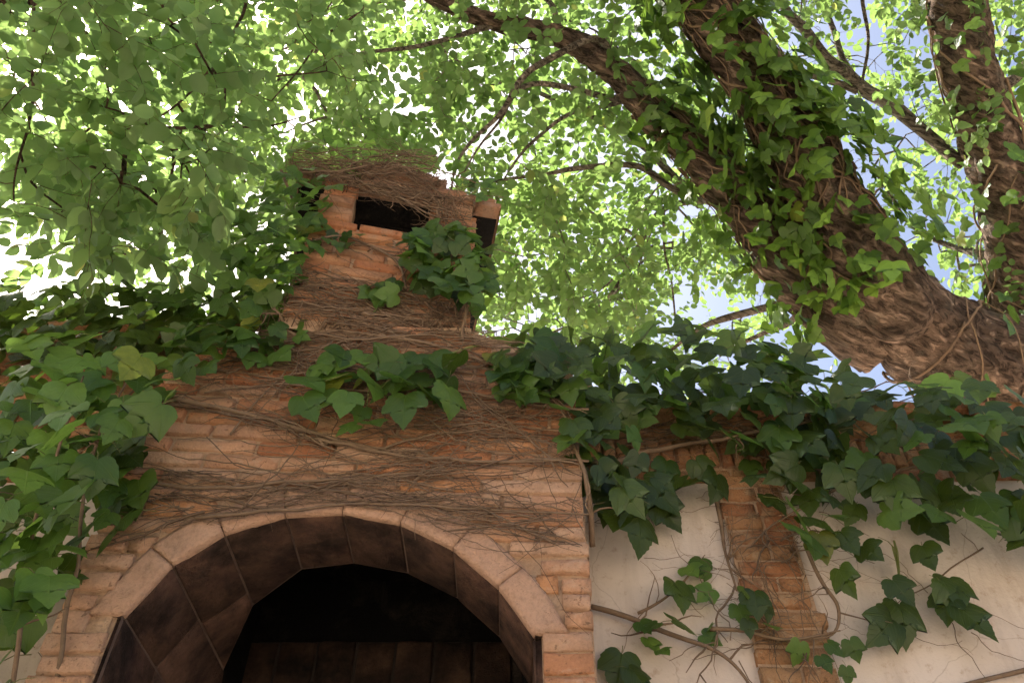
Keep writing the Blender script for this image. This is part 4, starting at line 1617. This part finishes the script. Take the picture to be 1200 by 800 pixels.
def twig_leaves(p, d, length, n, size, mats, tubes, droop=0.35, rad=0.0016):
    """a shoot from p along d with n alternate leaves"""
    d = Vector(d).normalized()
    pts = [Vector(p)]
    for i in range(6):
        d = (d + Vector((rnd.gauss(0, 0.12), rnd.gauss(0, 0.12), rnd.gauss(0, 0.1) - droop * 0.16))).normalized()
        pts.append(pts[-1] + d * (length / 6))
    tubes.add(pts, [rad * (1 - 0.6 * i / 6) for i in range(7)], 3)
    for k in range(n):
        t = (k + 0.6) / n * 5.99
        i = int(t)
        q = pts[i].lerp(pts[i + 1], t - i)
        ax = (pts[i + 1] - pts[i]).normalized()
        side = ax.cross(Vector((0, 0, 1)))
        if side.length < 0.1:
            side = Vector((1, 0, 0))
        side.normalize()
        sgn = 1 if k % 2 else -1
        tip = (ax * 0.55 + side * sgn * rnd.uniform(0.6, 1.0) + Vector((rnd.gauss(0, .2), rnd.gauss(0, .2), -rnd.uniform(0.05, 0.7)))).normalized()
        if k == n - 1:
            tip = (ax + Vector((0, 0, -0.2))).normalized()
        nrm = Vector((rnd.gauss(0, 0.45), rnd.gauss(0, 0.45), 1.0))
        mats.append(leaf_matrix(q, tip, nrm, size * rnd.uniform(0.7, 1.2)))


def grow(root, regions, skel, skel_r, seed_label, leaf_mat, twig_mat, singles=0, single_mat=None):
    targets = []
    for rg in regions:
        x0, x1, y0, y1 = rg["box"]
        for _ in range(rg["n"]):
            for _try in range(60):
                px, py = rnd.uniform(x0, x1), rnd.uniform(y0, y1)
                if not any(((px - gx) / gr) ** 2 + ((py - gy) / gq) ** 2 < 1 for gx, gy, gr, gq in rg.get("gaps", ())):
                    break
            dep = rnd.uniform(*rg["d"])
            targets.append((atd(px, py, dep), rg["leaf"], rg["k"]))
    P = np.array([tuple(s) for s in skel], dtype=np.float64)
    T = np.array([tuple(t[0]) for t in targets])
    d0 = np.array([np.min(np.sum((P - t) ** 2, 1)) for t in T])
    order = np.argsort(d0)
    nodes = [tuple(s) for s in skel]
    parent = [-1] * len(nodes)
    fixed = len(nodes)
    cap = np.zeros((len(nodes) + 7 * len(targets), 3))
    cap[:len(nodes)] = nodes
    cnt = len(nodes)
    par = np.full(len(cap), -1, dtype=int)
    ends = []
    for oi in order:
        t = T[oi]
        dd = np.sum((cap[:cnt] - t) ** 2, 1)
        j = int(np.argmin(dd))
        a, b = Vector(cap[j]), Vector(t)
        L = (b - a).length
        prev = j
        m = max(2, min(6, int(L / 0.18) + 1))
        bend = Vector((rnd.gauss(0, .1), rnd.gauss(0, .1), rnd.uniform(0.0, 0.22))) * L
        for s in range(1, m + 1):
            u = s / m
            q = a.lerp(b, u) + bend * (4 * u * (1 - u)) * 0.6
            cap[cnt] = q
            par[cnt] = prev
            prev = cnt
            cnt += 1
        ends.append((prev, oi))
    load = np.zeros(cnt)
    for e, _ in ends:
        load[e] += 1
    for i in range(cnt - 1, fixed - 1, -1):
        if par[i] >= 0:
            load[par[i]] += load[i]
    tb = Tubes()
    child = {}
    for i in range(fixed, cnt):
        child.setdefault(int(par[i]), []).append(i)
    rad = lambda i: min(0.02, 0.0017 * max(1, load[i]) ** 0.5)
    # chains
    for i in range(fixed, cnt):
        p = int(par[i])
        if p < fixed or child[p][0] != i:
            chain = [p, i]
            k = i
            while k in child:
                k = child[k][0]
                chain.append(k)
            tb.add([Vector(cap[c]) for c in chain], [rad(c) if c >= fixed else rad(chain[1]) for c in chain], 4)
    mats = []
    for e, oi in ends:
        p = Vector(cap[e])
        pd = p - Vector(cap[par[e]])
        _, size, k = targets[oi]
        for s in range(2):
            d = pd.normalized() + Vector((rnd.gauss(0, .7), rnd.gauss(0, .7), rnd.gauss(-0.1, .4)))
            twig_leaves(p, d, rnd.uniform(0.22, 0.42), k, size, mats, tb)
    crown = link("crown", None, root)
    if singles:
        depth = [(m.translation - CAM).dot(FWD) for m in mats]
        vis = []
        for i, m in enumerate(mats):
            v = m.translation - CAM
            z_ = v.dot(FWD)
            x_, y_ = 600 + FPX * v.x / z_, 400 - FPX * v.dot(UPV) / z_
            if 0 < x_ < 1200 and 0 < y_ < 800 and z_ > 0.5:
                vis.append((z_ / m.to_scale().y, i))
        vis.sort()
        pick = set(i for _, i in vis[:singles])
        me = mesh_from("leaf", LEAF_V, LEAF_T, single_mat)
        for i in pick:
            o = link("leaf", me, crown)
            o.matrix_world = mats[i]
        mats = [m for i, m in enumerate(mats) if i not in pick]
    link("foliage", leaves_mesh("foliage", mats, leaf_mat), crown, kind="stuff")
    tb.build("twigs", twig_mat, crown, kind="stuff")
    return len(mats)


GAPS_FAR = [(820, 345, 62, 38), (945, 410, 30, 26), (470, 110, 28, 18), (560, 150, 26, 20), (765, 180, 32, 32), (640, 320, 16, 24), (450, 60, 22, 22), (930, 60, 26, 20), (1090, 60, 20, 28)]
grow(tree, [
    dict(box=(400, 760, -120, 400), d=(4.9, 7.6), n=560, leaf=0.080, k=9, gaps=GAPS_FAR),
    dict(box=(760, 1260, -150, 380), d=(5.2, 7.8), n=520, leaf=0.074, k=9, gaps=GAPS_FAR),
    dict(box=(-200, 420, -150, 330), d=(5.0, 8.0), n=230, leaf=0.078, k=9, gaps=[(30, 290, 70, 34), (300, 50, 45, 40)]),
    dict(box=(230, 460, 40, 230), d=(5.0, 8.0), n=130, leaf=0.082, k=9),
    dict(box=(560, 900, 230, 430), d=(6.2, 8.2), n=190, leaf=0.062, k=9, gaps=GAPS_FAR),
    dict(box=(1240, 1500, -150, 420), d=(5.2, 7.8), n=70, leaf=0.08, k=9),
    dict(box=(-200, 1500, -700, -150), d=(4.6, 7.0), n=45, leaf=0.11, k=8),
], skel, skel_r, "main", M_TREE_LEAF, M_BRANCH)

# ---------------- tree on the left whose bough hangs into the picture
ltree = thing("overhanging_tree", "leafy tree reaching in from the upper left with drooping reddish boughs", "tree", "garden trees")
lp = smooth_path([(-3.6, -0.9, 0), (-3.55, -0.85, 1.8), (-3.4, -0.8, 3.2), (-2.9, -0.7, 4.6), (-2.2, -0.5, 5.5), (-1.6, -0.3, 6.0)], 5)
tb = Tubes()
tb.add(lp, [0.17 - 0.12 * i / len(lp) for i in range(len(lp))], 12, 0.12)
tb.build("trunk", M_RED_BRANCH, ltree)
lskel, lskel_r = [], []
LB = [
    [lp[-1], atd(310, -90, 3.9), atd(289, 0, 3.5), atd(277, 34, 3.45), atd(247, 82, 3.4), atd(217, 112, 3.35), atd(170, 150, 3.3), atd(120, 200, 3.2)],
    [lp[-3], atd(420, -60, 4.3), atd(431, 0, 4.1), atd(379, 45, 4.0), atd(349, 81, 3.9), atd(320, 120, 3.8)],
    [atd(262, 79, 3.4), atd(300, 86, 3.5), atd(322, 90, 3.55), atd(382, 81, 3.7)],
    [atd(165, 146, 3.3), atd(210, 150, 3.5), atd(259, 150, 3.6), atd(320, 148, 3.7), atd(352, 141, 3.8)],
    [lp[-5], atd(60, -60, 3.6), atd(40, 60, 3.2), atd(30, 160, 3.0), atd(20, 240, 2.9)],
    [lp[-6], atd(-120, 40, 3.2), atd(-60, 140, 2.9), atd(-10, 200, 2.8)],
]
for pts in LB:
    pts = smooth_path(pts, 5)
    pts = [p + Vector((mnoise.noise(p * 3), mnoise.noise(p * 3 + Vector((7, 0, 0))), mnoise.noise(p * 3 + Vector((0, 7, 0))))) * 0.03 for p in pts]
    tb = Tubes()
    r0 = 0.016 if pts[0] in lp else 0.009
    tb.add(pts, [r0 * (1 - 0.7 * i / len(pts)) for i in range(len(pts))], 7, 0.12)
    tb.build("branch", M_RED_BRANCH, ltree)
    lskel += pts
    lskel_r += [0.01] * len(pts)
grow(ltree, [
    dict(box=(-160, 270, -120, 250), d=(2.7, 4.4), n=170, leaf=0.080, k=8, gaps=[(20, 290, 80, 40), (130, 100, 16, 14)]),
    dict(box=(235, 420, -100, 100), d=(3.4, 4.8), n=75, leaf=0.072, k=8, gaps=[(305, 50, 38, 38)]),
    dict(box=(60, 250, 150, 300), d=(3.0, 4.4), n=65, leaf=0.085, k=8),
    dict(box=(-420, -150, -120, 250), d=(2.8, 4.6), n=35, leaf=0.09, k=8),
], lskel, lskel_r, "left", M_NEAR_LEAF, M_RED_BRANCH, 280, M_NEAR_LEAF_OBJ)


# ------------------------------------------------------------------ ivy wrapped round the trunk and limbs
M_IVY_MASS = leaf_material("ivy_mass_leaf", (0.035, 0.075, 0.012), (0.06, 0.115, 0.018), (0.10, 0.175, 0.03), (0.28, 0.42, 0.04), 0.45, 0.48, island=True)


def joined_ivy(name, mats):
    src = [m for m in IVY["mid"]]
    VV, FF, UU, base = [], [], [], 0
    cache = []
    for me in src:
        co = np.array([v.co[:] for v in me.vertices], dtype=np.float32)
        uvv = np.zeros((len(me.vertices), 2), dtype=np.float32)
        for lp_, u in zip(me.loops, me.uv_layers[0].data):
            uvv[lp_.vertex_index] = u.uv[:]
        tri = []
        for f in me.polygons:
            vs = list(f.vertices)
            for k in range(1, len(vs) - 1):
                tri.append((vs[0], vs[k], vs[k + 1]))
        cache.append((co, uvv, np.array(tri)))
    for m in mats:
        co, uvv, tri = cache[rnd.randrange(len(cache))]
        A = np.array([list(r) for r in m], dtype=np.float32)
        VV.append(co @ A[:3, :3].T + A[:3, 3])
        UU.append(uvv)
        FF.append(tri + base)
        base += len(co)
    return fast_mesh(name, np.concatenate(VV), np.concatenate(FF), M_IVY_MASS, np.concatenate(UU))


def trunk_ivy(label, pts, rr, i0, i1, n, size, kinds, stuff_extra=0, rope=14, face=1.0):
    t = thing("ivy", label, "ivy", "ivy on the tree")
    extra = []
    placed = 0
    for _ in range(n):
        u = rnd.uniform(i0, i1 - 1.001)
        i = int(u)
        c = pts[i].lerp(pts[i + 1], u - i)
        r = rr[i]
        ax = (pts[i + 1] - pts[i]).normalized()
        for _try in range(20):
            d = Vector((rnd.gauss(0, 1), rnd.gauss(0, 1), rnd.gauss(0, 1)))
            d = (d - ax * d.dot(ax)).normalized()
            if d.dot((CAM - c).normalized()) > -0.35:
                break
        if mnoise.noise(c * 4.0 + d * 1.2) < -0.28:
            continue
        p = c + d * (r + rnd.uniform(0.01, 0.06) + abs(rnd.gauss(0, 0.13)))
        tip = Vector((rnd.gauss(0, 0.45), rnd.gauss(0, 0.3), -1.0)) + d * 0.35
        nrm = d + Vector((rnd.gauss(0, 0.35), rnd.gauss(0, 0.35), 0.45 + rnd.gauss(0, 0.3)))
        placed += 1
        if placed < 290:
            put_leaf(t, kinds, p, tip, nrm, rnd.uniform(*size))
        else:
            extra.append(leaf_matrix(p, tip, nrm, rnd.uniform(*size)))
    if extra:
        link("foliage", joined_ivy("foliage", extra), t, kind="stuff")
    ropes = Tubes()
    for _ in range(rope):
        a = rnd.uniform(0, 6.28)
        s = rnd.uniform(i0, max(i0 + 1, i1 - 6))
        ln = rnd.uniform(5, 16)
        q = []
        tw = rnd.gauss(0, 0.10)
        for k in range(24):
            u = min(i1 - 1.01, s + ln * k / 23)
            i = int(u)
            c = pts[i].lerp(pts[i + 1], u - i)
            ax = (pts[i + 1] - pts[i]).normalized()
            ref = ax.cross(Vector((0, 1, 0.3))).normalized()
            b = ax.cross(ref)
            aa = a + tw * k + 0.3 * mnoise.noise(Vector((k * 0.3, a, s)))
            q.append(c + (ref * math.cos(aa) + b * math.sin(aa)) * (rr[i] * 1.07 + 0.012))
        w = rnd.uniform(0.003, 0.010)
        ropes.add(q, [w] * len(q), 5, 0.2)
    ropes.build("stems", M_STEM, t, kind="stuff")


SH = [("mid", 0.55), ("dark", 0.08), ("young_lit", 0.37)]  # many paler leaves: light shining through them is put into the colour
trunk_ivy("thick green ivy sleeve on the upper leaning trunk", main_pts, main_r, 28.5, 62, 820, (0.075, 0.135), SH, rope=60)
trunk_ivy("ivy leaves hanging off the forked second stem of the leaning tree", limbs[0][0], limbs[0][1], 8, 31, 340, (0.075, 0.125), SH, rope=30)
trunk_ivy("ivy climbing the upright limb at the right edge", limbs[1][0], limbs[1][1], 4, 46, 150, (0.07, 0.12), SH, rope=18)
trunk_ivy("few ivy leaves at the foot of the leaning trunk by the round scar", main_pts, main_r, 12, 23, 16, (0.10, 0.14), SH, rope=8)
